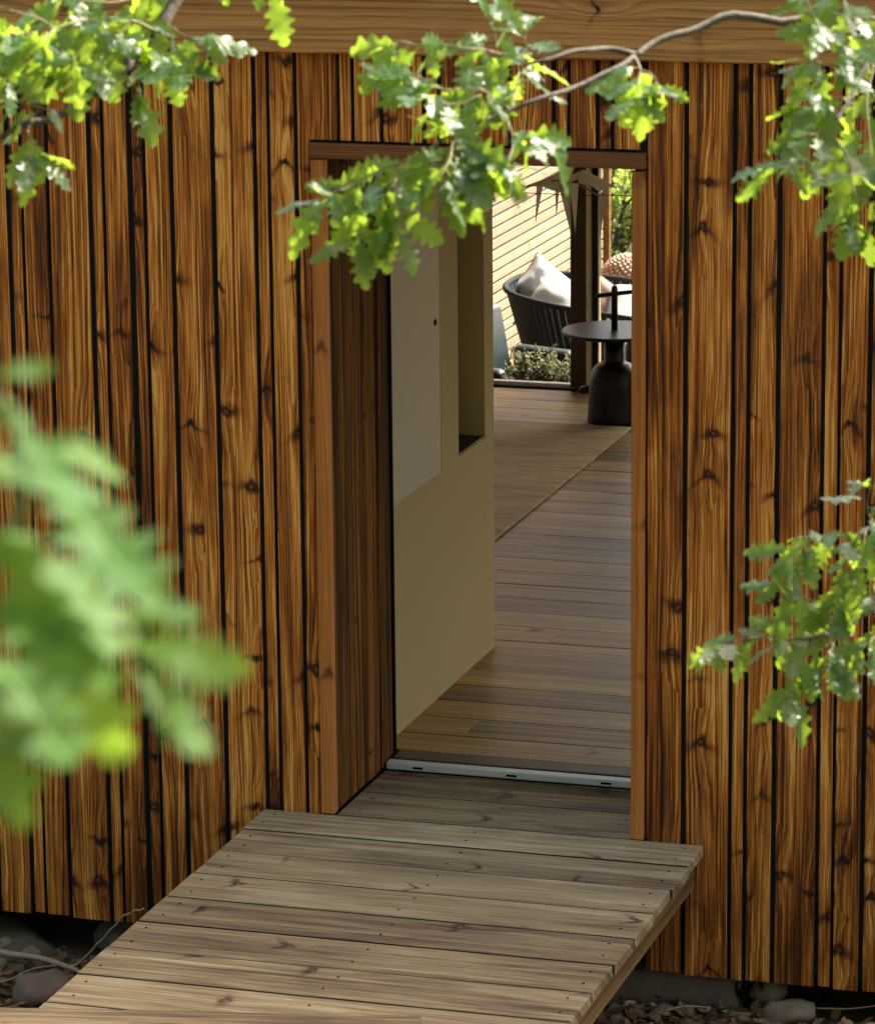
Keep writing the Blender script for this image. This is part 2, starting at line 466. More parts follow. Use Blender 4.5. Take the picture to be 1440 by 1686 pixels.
def bm_lathe(bm, prof, c, seg=40):
    rings = []
    for r, z in prof:
        rings.append([bm.verts.new((c[0] + r * math.cos(2 * math.pi * k / seg), c[1] + r * math.sin(2 * math.pi * k / seg), c[2] + z)) for k in range(seg)])
    for a, b in zip(rings, rings[1:]):
        for k in range(seg):
            bm.faces.new((a[k], a[(k + 1) % seg], b[(k + 1) % seg], b[k]))
    bm.faces.new(rings[0][::-1])
    bm.faces.new(rings[-1])


def rock(name, loc, size, mat, seed, parent=None, sub=3):
    bm = bmesh.new()
    bmesh.ops.create_icosphere(bm, subdivisions=sub, radius=1.0)
    sx, sy, sz = size
    for v in bm.verts:
        d = 1 + 0.5 * noise.noise(v.co * 1.1 + Vector((seed * 7.3, seed, 0))) + 0.28 * abs(noise.noise(v.co * 2.3 + Vector((seed, 0, 5)))) + 0.10 * noise.noise(v.co * 6.0 + Vector((seed, 3, 5)))
        q = v.co * d
        for ax in (0, 1, 2):
            q[ax] = max(-1.25, min(1.05, q[ax]))
        v.co = Vector((q.x * sx, q.y * sy, q.z * sz))
    o = link(name, bm_mesh(name, bm, True), mat, parent, loc)
    o.rotation_euler = (0, 0, seed * 1.7)
    return o

rng = random.Random(11)

# ================================================================== the setting
def ground_h(x, y):
    if y > -2.0:
        z = -0.56
    else:
        t = -2.0 - y
        z = -0.56 + 0.28 * t if t < 14 else -0.56 + 0.28 * 14 + 0.12 * (t - 14)
    z += 0.035 * noise.noise(Vector((x * 1.6, y * 1.6, 3.1))) + 0.012 * noise.noise(Vector((x * 7, y * 7, 1.0)))
    if y > 6.5:
        z = min(z, -0.62)
    return z


def grid_axis(lo, hi, fine_lo, fine_hi, fine, coarse_n):
    a = [lo + (fine_lo - lo) * (k / coarse_n) ** 0.6 for k in range(coarse_n)]
    n = int((fine_hi - fine_lo) / fine)
    a += [fine_lo + (fine_hi - fine_lo) * k / n for k in range(n)]
    a += [fine_hi + (hi - fine_hi) * (k / coarse_n) ** 1.8 for k in range(coarse_n + 1)]
    return a


def make_ground():
    xs = grid_axis(-90, 90, -2.2, 2.8, 0.05, 14)
    ys = grid_axis(-60, 120, -2.6, 0.9, 0.05, 16)
    vs = [(x, y, ground_h(x, y)) for y in ys for x in xs]
    w = len(xs)
    fs = [(j * w + i, j * w + i + 1, (j + 1) * w + i + 1, (j + 1) * w + i) for j in range(len(ys) - 1) for i in range(w - 1)]
    me = bpy.data.meshes.new('ground')
    me.from_pydata(vs, [], fs)
    for p in me.polygons:
        p.use_smooth = True
    tag(link('ground', me, 'soil'), 'dark forest soil sloping down to the timber wall', kind='structure')
make_ground()

# ------------------------------------------------------------------ the house
house = empty('timber_house', (0.5, 0, 0), 'house wall of dark orange-brown vertical timber boards around an open doorway', 'house')
ZB, ZT = -0.43, 2.47
BT = 0.022
clad = [(-1.79, -1.675), (-1.661, -1.629), (-1.617, -1.54), (-1.525, -1.402), (-1.388, -1.356), (-1.344, -1.268), (-1.253, -1.180), (-1.166, -1.064),
        (-1.048, -1.015), (-1.004, -0.928), (-0.914, -0.786), (-0.770, -0.738), (-0.726, -0.652), (-0.632, -0.601), (-0.589, -0.513),
        (-0.497, -0.375), (-0.359, -0.236), (-0.222, -0.189), (-0.178, -0.102),
        (1.016, 1.125), (1.141, 1.274), (1.287, 1.321), (1.334, 1.41), (1.425, 1.548), (1.561, 1.599), (1.61, 1.687), (1.702, 1.824),
        (1.838, 1.872), (1.884, 1.962), (1.977, 2.10), (2.114, 2.148), (2.16, 2.238), (2.252, 2.376)]
for a, b in clad:
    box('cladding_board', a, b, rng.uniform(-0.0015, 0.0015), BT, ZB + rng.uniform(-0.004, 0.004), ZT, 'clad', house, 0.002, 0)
for a, b in [(0.05, 0.085), (0.097, 0.176), (0.188, 0.311), (0.325, 0.360), (0.373, 0.449), (0.463, 0.583), (0.594, 0.718), (0.732, 0.766), (0.777, 0.854), (0.867, 0.901), (0.912, 0.992)]:
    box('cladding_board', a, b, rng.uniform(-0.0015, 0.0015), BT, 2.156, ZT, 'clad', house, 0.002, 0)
prism_xz('cladding_board', [(-0.088, ZB), (-0.049, ZB), (-0.049, 2.156), (0.038, 2.156), (0.038, ZT), (-0.088, ZT)], 0.0, BT, 'clad', house, 0.002)
# far boards out of the frame, one long run each side
for x0, n in ((-4.0, 14), (2.40, 16)):
    for k in range(n):
        a = x0 + k * 0.157
        box('cladding_board', a, a + 0.143, 0.0, BT, ZB, ZT, 'clad', house)
prism_xz('wall_core', [(-4.0, -0.40), (-0.022, -0.40), (-0.022, 2.125), (0.992, 2.125), (0.992, -0.40), (5.0, -0.40), (5.0, 2.55), (-4.0, 2.55)], 0.013, 0.58, 'membrane', house)
boxes('inner_lining', [(-4.0, -0.06, 0.584, 0.60, 0.0, 2.55), (1.0, 4.5, 0.584, 0.60, 0.0, 2.55), (-0.04, 1.0, 0.584, 0.60, 2.13, 2.55)], 'white', house)
box('beam', -4.0, 5.0, -0.035, 0.14, 2.425, 2.66, 'beam', house, 0.004)
box('beam', -4.0, 5.0, -0.032, 0.14, 2.664, 2.92, 'beam', house, 0.004)
box('door_trim', -0.043, 0.001, -0.016, 0.020, 0.004, 2.098, 'trim', house, 0.002)
box('door_trim', 0.970, 1.010, -0.016, 0.020, 0.004, 2.094, 'trim', house, 0.002)
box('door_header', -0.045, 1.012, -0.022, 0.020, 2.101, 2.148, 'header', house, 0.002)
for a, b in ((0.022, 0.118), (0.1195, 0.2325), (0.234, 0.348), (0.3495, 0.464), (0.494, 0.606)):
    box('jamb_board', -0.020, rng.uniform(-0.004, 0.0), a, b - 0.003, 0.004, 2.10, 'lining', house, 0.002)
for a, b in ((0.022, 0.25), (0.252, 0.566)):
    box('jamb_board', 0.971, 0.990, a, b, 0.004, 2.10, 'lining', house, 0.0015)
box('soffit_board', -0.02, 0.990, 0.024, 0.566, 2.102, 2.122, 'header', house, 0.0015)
fr = empty('door_frame')
fr.parent = house
fr.location = (-0.5, 0, 0)
box('frame_post', -0.060, 0.004, 0.607, 0.629, 0.004, 2.10, 'slot', fr, 0.001)
box('frame_post', 0.96, 0.99, 0.569, 0.625, 0.004, 2.10, 'black', fr, 0.001)
th = box('threshold', 0.008, 0.966, 0.500, 0.540, 0.002, 0.027, 'alu', house, 0.003)
for x in (0.10, 0.42, 0.74):
    box('drain_slot', x, x + 0.035, 0.4985, 0.506, 0.010, 0.017, 'slot', th)
box('threshold_strip', 0.014, 0.958, 0.548, 0.640, 0.002, 0.030, 'brownframe', th, 0.002)

# interior partition with hatch and niche
PX, PB = -0.048, -0.34
NY0, NY1, NZ0, NZ1 = 1.545, 1.87, 0.835, 1.98
pw = boxes('partition_wall', [(PB, PX, 0.604, NY0, 0.02, 2.545), (PB, PX, NY1, 1.985, 0.02, 2.545), (PB, PX, NY0, NY1, 0.02, NZ0), (PB, PX, NY0, NY1, NZ1, 2.545), (PB, PX - 0.2, NY0, NY1, NZ0, NZ1)], 'plaster', house)
ha = box('wall_hatch', PX + 0.001, PX + 0.012, 0.62, 1.290, 0.835, 2.30, 'hatch', pw, 0.001)
box('hatch_edge', PX + 0.001, PX + 0.0125, 1.2915, 1.299, 0.835, 2.30, 'edge', ha)
bm = bmesh.new()
bmesh.ops.create_cone(bm, segments=16, radius1=0.011, radius2=0.011, depth=0.006, cap_ends=True, matrix=Matrix.Translation((PX + 0.0125, 1.236, 1.37)) @ Matrix.Rotation(R(90), 4, 'Y'))
link('finger_hole', bm_mesh('finger_hole', bm), 'slot', ha, -world_loc(ha))
box('niche_shelf', PX - 0.198, PX - 0.002, NY0 + 0.002, NY1 - 0.002, NZ0 + 0.001, NZ0 + 0.008, 'black', pw)
# room shell
boxes('room_wall', [(-4.2, -4.0, 0.6, 6.7, -0.3, 2.55), (4.5, 4.7, 0.6, 1.8, -0.3, 2.55), (4.5, 4.7, 5.0, 6.7, -0.3, 2.55), (4.5, 4.7, 1.8, 5.0, 2.2, 2.55), (4.5, 4.7, 1.8, 5.0, -0.3, 0.5)], 'white', house)
box('ceiling', -4.2, 4.7, 0.604, 6.70, 2.552, 2.60, 'white', house)
box('roof', -4.3, 5.1, -0.02, 8.75, 2.93, 3.02, 'roof', house)
box('eaves_soffit', -4.3, 5.1, 6.72, 8.74, 2.50, 2.92, 'pine', house)
sw = box('unseen_window', 4.58, 4.60, 1.8, 5.0, 0.5, 2.2, 'glass', house)  # unseen window, enlarged to brighten the partition
for y in (1.8, 3.37, 4.94):
    box('window_bar', 4.56, 4.62, y, y + 0.06, 0.502, 2.198, 'brownframe', sw)
# sliding glass wall at the back
gw = empty('sliding_door')
gw.parent = house
gw.location = (-0.5, 0, 0)
box('stile', -1.024, -0.945, 6.66, 6.72, 0.04, 2.42, 'brownframe', gw, 0.002)
box('seal', -0.944, -0.924, 6.655, 6.72, 0.04, 2.42, 'cream', gw, 0.001)
box('stile', -0.923, -0.892, 6.69, 6.75, 0.04, 2.42, 'black', gw, 0.002)
box('stile', 1.60, 1.68, 6.69, 6.75, 0.04, 2.42, 'black', gw, 0.002)
box('stile', -3.98, -3.88, 6.66, 6.72, 0.04, 2.42, 'brownframe', gw, 0.002)
box('stile', 4.38, 4.46, 6.69, 6.75, 0.04, 2.42, 'black', gw, 0.002)
box('top_rail', -4.0, 4.5, 6.66, 6.76, 2.425, 2.549, 'brownframe', gw)
box('glass_pane', -0.89, 1.598, 6.716, 6.722, 0.045, 2.42, 'glass', gw)
box('glass_pane', 1.682, 4.378, 6.716, 6.722, 0.045, 2.42, 'glass', gw)
hd = box('handle', -0.936, -0.926, 6.638, 6.654, 0.44, 0.56, 'alu', gw, 0.002)
box('sill_track', -4.0, 4.5, 6.690, 6.705, 0.03, 0.052, 'alu', gw, 0.002)
box('sill_track', -4.0, 4.5, 6.722, 6.737, 0.03, 0.050, 'alu', gw, 0.002)
box('sill_bed', -4.0, 4.5, 6.64, 6.80, -0.30, 0.028, 'slot', gw)
# footings under the wall
box('footing', 0.70, 1.30, 0.06, 0.40, -0.62, -0.455, 'concrete', house, 0.01)
box('footing', -3.9, -1.6, 0.06, 0.40, -0.62, -0.455, 'concrete', house, 0.01)
box('footing', 2.1, 4.9, 0.06, 0.40, -0.62, -0.455, 'concrete', house, 0.01)
box('floor_slab', -4.0, 4.5, 0.60, 6.62, -0.30, 0.004, 'membrane', house)

# oak floor
floor = empty('floor', (0, 0, 0), 'wide oiled oak boards inside the house', kind='structure')
y = 0.642
row = 0
fl = {}
while y < 6.62:
    w = 0.205
    y1 = min(y + w, 6.636)
    x = -3.9 - rng.uniform(0, 1.4)
    while x < 4.4:
        ln = rng.uniform(1.3, 2.3)
        x0, x1 = max(x, -3.98), min(x + ln, 4.48)
        if x1 - x0 > 0.1:
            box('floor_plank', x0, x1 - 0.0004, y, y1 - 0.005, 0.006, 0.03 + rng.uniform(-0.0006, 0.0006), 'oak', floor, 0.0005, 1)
        x += ln
    y = y1
    row += 1

# terrace behind the glass, walkway in front
tag(box('terrace', -3.2, 4.5, 6.82, 12.6, -0.60, -0.45, 'oak'), 'pale boarded terrace behind the glass wall', kind='structure')

walk = empty('wooden_walkway', (0.48, -0.9, 0), 'weathered grey-brown plank walkway leading up to the open doorway', 'walkway')
WX0, WX1 = -0.236, 1.204
screw_bm = bmesh.new()
bmesh.ops.create_cone(screw_bm, segments=8, radius1=0.0042, radius2=0.0042, depth=0.002, cap_ends=True)
screw_me = bm_mesh('screw', screw_bm)
screw_me.materials.append(M['slot'])
edges = [-0.004, -0.215, -0.438, -0.664, -0.892, -1.122, -1.354, -1.588, -1.822, -2.056, -2.290, -2.524]
planks = [(e1 + 0.007, e0 - 0.007, WX0 + rng.uniform(-0.003, 0.003), WX1 + rng.uniform(-0.004, 0.004)) for e0, e1 in zip(edges, edges[1:])]
planks += [(0.005, 0.244, 0.004, 0.966), (0.258, 0.496, 0.004, 0.966)]
for y0, y1, x0, x1 in planks:
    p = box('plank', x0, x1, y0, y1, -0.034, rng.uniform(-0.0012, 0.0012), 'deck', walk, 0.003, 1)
    p.rotation_euler = (0, rng.uniform(-0.001, 0.001), 0)
    for sx in (x0 + 0.055, (x0 + x1) / 2, x1 - 0.055):
        for sy in (y0 + 0.055, y1 - 0.055):
            s = link('screw', screw_me, None, p, Vector((sx + rng.uniform(-0.012, 0.012), sy + rng.uniform(-0.01, 0.01), 0.0005)) - world_loc(p))
            s.location.z = 0.0172
for x in (WX0 + 0.03, 0.46, WX1 - 0.075):
    box('stringer', x, x + 0.045, -2.55, -0.012, -0.135, -0.037, 'stringer', walk, 0.002)
for yy in (-1.55, -2.4):
    for x in (WX0 + 0.08, WX1 - 0.13):
        box('post', x, x + 0.05, yy, yy + 0.05, ground_h(x, yy) - 0.1, -0.136, 'stringer', walk)

# landing lying across the near end
lx, ly = -0.298, -1.987
ang = math.atan2(0.214, 0.975)
land = empty('wooden_landing', (lx, ly, 0.0), 'pale plank landing crossing the near end of the walkway', 'landing')
land.rotation_euler = (0, 0, ang)
for k in range(5):
    bm = bmesh.new()
    hx, hy = 0.975, 0.1125
    bm_box(bm, -hx, hx, -hy, hy, -0.0165, 0.0165)
    bmesh.ops.bevel(bm, geom=bm.edges[:], offset=0.0035, segments=1, affect='EDGES', profile=0.5)
    link('plank', bm_mesh('plank', bm), 'deck', land, (0.175, -0.1125 - k * 0.232, 0.0195))

# ================================================================== rug and furniture
tag(box('rug', -2.6, -0.505, 2.6, 5.83, 0.0312, 0.043, 'rug', None, 0.003), 'large beige woven rug on the oak floor', 'rug')

# side table with bell base
tb = empty('side_table', (-0.63, 5.99, 0.03), 'black round side table on a bell-shaped base with a cross handle', 'side table')
bm = bmesh.new()
prof = [(0.122, 0.0), (0.127, 0.006), (0.126, 0.02)]
prof += [(0.126 - 0.006 * (k / 5), 0.02 + 0.145 * k / 5) for k in range(1, 6)]
prof += [(0.120 * math.cos(t) ** 0.8 + 0.0495 * (1 - math.cos(t) ** 0.8), 0.165 + 0.115 * math.sin(t)) for t in [R(a) for a in (12, 24, 36, 48, 60, 70, 80, 88)]]
prof += [(0.0495, 0.30), (0.0495, 0.40)]
bm_lathe(bm, prof, (0, 0, 0), 48)
link('bell_base', bm_mesh('bell_base', bm, True), 'black', tb)
bm = bmesh.new()
bm_lathe(bm, [(0.235, 0.418), (0.243, 0.422), (0.245, 0.430), (0.243, 0.436), (0.238, 0.437)], (0, 0, 0), 64)
link('table_top', bm_mesh('table_top', bm), 'black', tb)
hn = tube('handle', [(-0.63, 5.99, 0.45), (-0.63, 5.99, 0.62), (-0.63, 5.99, 0.665), (-0.63, 5.99, 0.675)], [0.0155, 0.0155, 0.0155, 0.010], 'black', tb, 12)
tube('cross_bar', [(-0.722, 5.99, 0.620), (-0.716, 5.99, 0.622), (-0.548, 5.99, 0.648), (-0.542, 5.99, 0.649)], [0.006, 0.0105, 0.0105, 0.006], 'black', hn, 10)
tube('peg', [(-0.80, 5.99, 0.168), (-0.79, 5.99, 0.170), (-0.72, 5.99, 0.185)], [0.010, 0.019, 0.019], 'black', tb, 10)

# origami bird lamps on a wire
def fold(name, tris, parent, th=0.0015):
    me = bpy.data.meshes.new(name)
    vs, fs = [], []
    for t in tris:
        k = len(vs)
        vs += t
        fs.append(tuple(range(k, k + len(t))))
    me.from_pydata(vs, [], fs)
    o = link(name, me, 'paper', parent)
    md = o.modifiers.new('thickness', 'SOLIDIFY')
    md.thickness = th
    md.offset = 0
    return o

KB = 1 / 388.0     # metres for one unit of the bird plan


def bird(loc, pts, label):
    root = empty('bird_lamp', loc, label, 'lamp', 'folded paper bird lamps on a wire')
    rx, rz = Vector((0.956, 0.293, 0)), Vector((0, 0, 1))
    ry = Vector((-0.293, 0.956, 0))
    P = {k: rx * (a * KB) + rz * (-b * KB) + ry * (c * KB) for k, (a, b, c) in pts['p'].items()}
    for nm, t in pts['f']:
        fold(nm, [[P[k] for k in q] for q in t], root)
    return root

BIRD = dict(p=dict(apex=(0, 0, 0), back=(4, 6, 46), wl=(-40, 20, 4), wr=(57, 29, 2), nl=(-7, 12, -14), il=(-20, 20, -8), dl=(-6, 19, -12), mid=(4, 22, -16), ml=(-3, 22, -16),
                   ir=(12, 22, -10), er=(28, 34, -8), fr=(40, 28, -4), tl=(-11, 102, -2), tr=(28, 114, 0), pr=(26, 40, -8), sl=(-20, 21, 12), sr=(33, 30, 14)),
            f=[('wing', [('apex', 'wl', 'il', 'nl'), ('apex', 'wl', 'back')]), ('wing', [('apex', 'ir', 'er', 'fr', 'wr'), ('apex', 'wr', 'back')]),
               ('body', [('apex', 'nl', 'mid'), ('apex', 'mid', 'ir'), ('nl', 'dl', 'mid')]),
               ('tail', [('il', 'dl', 'tl'), ('il', 'sl', 'tl')]), ('tail', [('pr', 'fr', 'tr'), ('fr', 'sr', 'tr')])])
BIRD2 = dict(p=dict(apex=(-8, 0, 0), back=(0, 6, 40), wl=(-66, 22, 4), wr=(30, -22, 6), nl=(-30, 14, -14), il=(-44, 12, -8), mid=(-12, 22, -14), ir=(12, 20, -10), er=(6, 26, -8), fr=(18, 6, -4),
                    a0=(-36, 14, -4), a1=(-25, 14, -4), a2=(-38, 80, 0), b0=(-6, 18, 6), b1=(2, 18, 6), b2=(-4, 72, 4), c0=(-2, 10, -6), c1=(18, 4, -6), c2=(20, 98, 0), c3=(14, 12, 10)),
             f=[('wing', [('apex', 'wl', 'nl'), ('apex', 'wl', 'back')]), ('wing', [('apex', 'er', 'ir', 'wr'), ('apex', 'wr', 'back')]),
                ('body', [('apex', 'nl', 'mid'), ('apex', 'mid', 'er')]), ('tail', [('a0', 'a1', 'a2')]), ('tail', [('b0', 'b1', 'b2')]), ('tail', [('c0', 'c1', 'c2'), ('c1', 'c3', 'c2')])])

# branch skeletons, world coordinates: kind, start and end radius, where leaves begin, leaf spacing, leaf length, path
RIGHT=[
 ('limb',0.01,0.005,None,0,0,[[2.873,-4.524,3.011],[2.733,-4.675,3.009],[2.596,-4.819,3.036],[2.481,-4.9,3.066],[2.378,-4.984,3.075],[2.307,-5.065,3.054],[2.27,-5.135,3.033]]),
 ('twig',0.0045,0.0025,None,0,0,[[2.27,-5.135,3.033],[2.247,-5.2,3.016],[2.202,-5.272,2.996],[2.162,-5.342,2.983],[2.127,-5.356,2.969],[2.088,-5.425,2.953],[2.037,-5.448,2.927]]),
 ('twig',0.0055,0.0025,None,0,0,[[2.27,-5.134,3.035],[2.228,-5.145,3.043],[2.204,-5.206,3.047],[2.168,-5.272,3.039],[2.138,-5.283,3.031]]),
 ('twig',0.002,0.001,0.1,0.02,0.085,[[2.27,-5.135,3.033],[2.29,-5.186,3.02],[2.302,-5.243,2.989]]),
 ('twig',0.0018,0.001,0.2,0.024,0.072,[[2.29,-5.186,3.02],[2.314,-5.212,3.014],[2.333,-5.231,2.998]]),
 ('twig',0.002,0.001,0.05,0.017,0.084,[[2.138,-5.283,3.031],[2.09,-5.294,3.048],[2.059,-5.355,3.06],[2.013,-5.367,3.066],[1.97,-5.431,3.079]]),
 ('twig',0.0016,0.001,0.2,0.026,0.085,[[2.09,-5.294,3.048],[2.084,-5.29,3.074],[2.076,-5.287,3.093]]),
 ('twig',0.0016,0.001,0.2,0.024,0.075,[[2.118,-5.287,3.042],[2.13,-5.279,3.06],[2.127,-5.277,3.074]]),
 ('twig',0.002,0.001,0.1,0.014,0.084,[[2.127,-5.356,2.969],[2.094,-5.411,3.003],[2.041,-5.427,3.008],[2.001,-5.454,3.034]]),
 ('twig',0.0018,0.001,0.1,0.015,0.084,[[2.095,-5.413,2.994],[2.066,-5.446,2.986],[2.029,-5.486,3.001]]),
 ('twig',0.002,0.001,0.2,0.014,0.088,[[2.127,-5.356,2.969],[2.12,-5.297,3.0],[2.11,-5.243,3.013]]),
 ('twig',0.0024,0.001,0.15,0.012,0.09,[[2.037,-5.448,2.927],[2.008,-5.483,2.907],[1.974,-5.529,2.892],[1.937,-5.567,2.874],[1.912,-5.609,2.866]]),
 ('twig',0.0016,0.001,0.2,0.018,0.082,[[1.974,-5.529,2.892],[1.97,-5.572,2.853],[1.967,-5.601,2.829],[1.961,-5.608,2.807]]),
 ('twig',0.0016,0.001,0.2,0.02,0.08,[[1.992,-5.525,2.889],[2.009,-5.581,2.856],[2.016,-5.608,2.828]]),
 ('twig',0.0018,0.001,0.1,0.011,0.094,[[2.071,-5.433,2.945],[2.074,-5.49,2.929],[2.081,-5.546,2.909],[2.079,-5.572,2.894]]),
 ('twig',0.0018,0.001,0.2,0.012,0.094,[[2.088,-5.425,2.953],[2.109,-5.479,2.928],[2.128,-5.51,2.91]]),
 ('twig',0.002,0.001,0.3,0.019,0.08,[[2.118,-5.36,2.965],[2.141,-5.41,2.948],[2.154,-5.433,2.928],[2.155,-5.47,2.905],[2.153,-5.508,2.887]]),
 ('twig',0.0018,0.001,0.2,0.018,0.086,[[2.153,-5.431,2.935],[2.171,-5.444,2.949],[2.185,-5.45,2.949]]),
 ('limb',0.006,0.003,None,0,0,[[2.596,-4.819,3.036],[2.598,-4.934,2.999],[2.592,-5.0,2.958],[2.577,-5.07,2.913],[2.566,-5.134,2.882]]),
 ('twig',0.002,0.001,0.1,0.017,0.084,[[2.597,-4.93,3.018],[2.568,-4.984,3.053],[2.543,-5.037,3.087],[2.528,-5.035,3.115]]),
 ('twig',0.002,0.001,0.1,0.018,0.084,[[2.589,-4.963,2.983],[2.561,-4.998,3.005],[2.538,-5.054,3.026]]),
 ('twig',0.002,0.001,0.1,0.017,0.084,[[2.592,-5.0,2.958],[2.569,-5.059,2.964],[2.537,-5.07,2.96]]),
 ('twig',0.002,0.001,0.1,0.018,0.08,[[2.581,-5.066,2.922],[2.558,-5.096,2.915],[2.541,-5.134,2.915]]),
 ('twig',0.0018,0.001,0.1,0.018,0.078,[[2.566,-5.134,2.882],[2.548,-5.163,2.876],[2.527,-5.202,2.874]]),
 ('twig',0.002,0.001,0.15,0.018,0.084,[[2.577,-5.07,2.913],[2.612,-5.121,2.877],[2.633,-5.178,2.838],[2.639,-5.183,2.81]]),
 ('twig',0.002,0.001,0.05,0.017,0.084,[[2.606,-4.872,3.022],[2.61,-4.94,2.961],[2.623,-5.004,2.901],[2.646,-5.066,2.841]]),
 ('twig',0.002,0.001,0.05,0.017,0.084,[[2.594,-4.812,3.065],[2.565,-4.87,3.085],[2.544,-4.92,3.124]]),
 ('twig',0.002,0.001,0.3,0.022,0.076,[[2.654,-5.061,2.851],[2.648,-5.074,2.804],[2.646,-5.084,2.766]]),
 ('limb',0.008,0.003,None,0,0,[[2.854,-4.649,2.085],[2.724,-4.747,2.069],[2.625,-4.832,2.068],[2.567,-4.907,2.051],[2.529,-4.973,2.05]]),
 ('twig',0.0025,0.001,0.1,0.013,0.0742,[[2.529,-4.973,2.05],[2.484,-5.008,2.054],[2.442,-5.051,2.062],[2.404,-5.084,2.062]]),
 ('twig',0.002,0.001,0.1,0.0124,0.0784,[[2.538,-4.969,2.055],[2.527,-5.004,2.016],[2.519,-5.034,1.987],[2.515,-5.05,1.975]]),
 ('twig',0.002,0.001,0.1,0.0124,0.0784,[[2.567,-4.907,2.051],[2.564,-4.946,2.029],[2.564,-4.97,2.02]]),
 ('twig',0.002,0.001,0.1,0.0124,0.0742,[[2.572,-4.905,2.053],[2.545,-4.956,2.099],[2.509,-4.982,2.129],[2.493,-5.004,2.144]]),
 ('limb',0.005,0.003,None,0,0,[[2.724,-4.747,2.069],[2.668,-4.793,2.172],[2.616,-4.853,2.213],[2.583,-4.895,2.212]]),
 ('twig',0.002,0.001,0.05,0.0118,0.0763,[[2.583,-4.895,2.212],[2.548,-4.928,2.212],[2.519,-4.96,2.203],[2.5,-4.99,2.193]]),
 ('twig',0.002,0.001,0.1,0.0124,0.0763,[[2.602,-4.888,2.217],[2.598,-4.919,2.182],[2.584,-4.952,2.153],[2.576,-4.984,2.124]]),
 ('twig',0.002,0.001,0.1,0.0136,0.0742,[[2.616,-4.853,2.213],[2.608,-4.898,2.256],[2.615,-4.908,2.295]]),
 ('twig',0.002,0.001,0.1,0.0124,0.0763,[[2.625,-4.832,2.068],[2.611,-4.876,2.125],[2.61,-4.899,2.162]]),
 ('twig',0.002,0.001,0.1,0.0136,0.0763,[[2.625,-4.832,2.068],[2.626,-4.891,2.046],[2.622,-4.927,2.034]]),
]
LEFT=[
 ('limb',0.014,0.0045,None,0,0,[[0.748,-5.164,3.517],[1.105,-5.182,3.429],[1.419,-5.228,3.288],[1.557,-5.271,3.158],[1.552,-5.344,3.083],[1.526,-5.36,3.05],[1.51,-5.426,3.023],[1.494,-5.491,2.997],[1.451,-5.511,2.967],[1.417,-5.579,2.954],[1.373,-5.598,2.929]]),
 ('twig',0.002,0.001,0.15,0.017,0.082,[[1.556,-5.342,3.087],[1.598,-5.385,3.078],[1.635,-5.428,3.077]]),
 ('twig',0.002,0.001,0.1,0.018,0.084,[[1.526,-5.36,3.05],[1.577,-5.4,3.044],[1.619,-5.441,3.042]]),
 ('twig',0.003,0.001,0.05,0.015,0.086,[[1.545,-5.349,3.073],[1.515,-5.406,3.098],[1.479,-5.468,3.108],[1.444,-5.535,3.1],[1.411,-5.601,3.092]]),
 ('twig',0.002,0.001,0.1,0.016,0.086,[[1.479,-5.468,3.108],[1.482,-5.529,3.077],[1.494,-5.584,3.055]]),
 ('twig',0.002,0.001,0.1,0.016,0.086,[[1.515,-5.406,3.098],[1.516,-5.463,3.08],[1.507,-5.493,3.059]]),
 ('twig',0.002,0.001,0.05,0.016,0.086,[[1.444,-5.535,3.1],[1.428,-5.568,3.117],[1.391,-5.598,3.129]]),
 ('twig',0.002,0.001,0.05,0.017,0.086,[[1.444,-5.535,3.1],[1.431,-5.601,3.065],[1.413,-5.634,3.04]]),
 ('twig',0.002,0.001,0.05,0.018,0.084,[[1.557,-5.271,3.158],[1.521,-5.341,3.135],[1.486,-5.408,3.126],[1.431,-5.476,3.136]]),
 ('twig',0.0018,0.001,0.4,0.03,0.08,[[1.51,-5.426,3.023],[1.543,-5.471,3.015],[1.55,-5.471,3.006]]),
 ('twig',0.0018,0.001,0.3,0.022,0.078,[[1.451,-5.511,2.967],[1.426,-5.549,2.978],[1.397,-5.577,2.988]]),
 ('twig',0.0018,0.001,0.3,0.02,0.082,[[1.417,-5.579,2.954],[1.422,-5.603,2.938],[1.438,-5.613,2.921]]),
 ('twig',0.0018,0.001,0.5,0.02,0.075,[[1.419,-5.228,3.288],[1.6,-5.299,3.209],[1.712,-5.329,3.161],[1.73,-5.328,3.145]]),
]
NEAR=[
 ((3.076, -9.512, 3.387),(3.103, -9.501, 3.393)),
 ((3.071, -9.514, 3.383),(3.1, -9.522, 3.372)),
 ((3.091, -9.515, 3.355),(3.133, -9.488, 3.354)),
 ((3.087, -9.513, 3.367),(3.125, -9.542, 3.348)),
 ((3.061, -9.488, 3.355),(3.143, -9.573, 3.339)),
 ((3.099, -9.516, 3.34),(3.178, -9.568, 3.316)),
 ((3.074, -9.527, 3.325),(3.155, -9.579, 3.301)),
 ((3.088, -9.512, 3.311),(3.133, -9.482, 3.261)),
 ((3.089, -9.564, 3.301),(3.16, -9.585, 3.271)),
 ((3.102, -9.528, 3.288),(3.152, -9.56, 3.238)),
 ((3.077, -9.539, 3.272),(3.146, -9.596, 3.24)),
 ((3.087, -9.575, 3.257),(3.128, -9.608, 3.215)),
 ((3.134, -9.519, 3.285),(3.173, -9.507, 3.282)),
 ((3.132, -9.509, 3.268),(3.194, -9.506, 3.259)),
 ((3.143, -9.521, 3.263),(3.181, -9.519, 3.223)),
 ((3.075, -9.508, 3.404),(3.066, -9.518, 3.372)),
 ((3.076, -9.523, 3.341),(3.106, -9.511, 3.351)),
]
NSTEM= [[2.988, -9.563, 2.997], [3.013, -9.555, 3.145], [3.038, -9.547, 3.232], [3.071, -9.537, 3.288], [3.092, -9.522, 3.325], [3.093, -9.515, 3.351], [3.081, -9.511, 3.38]]
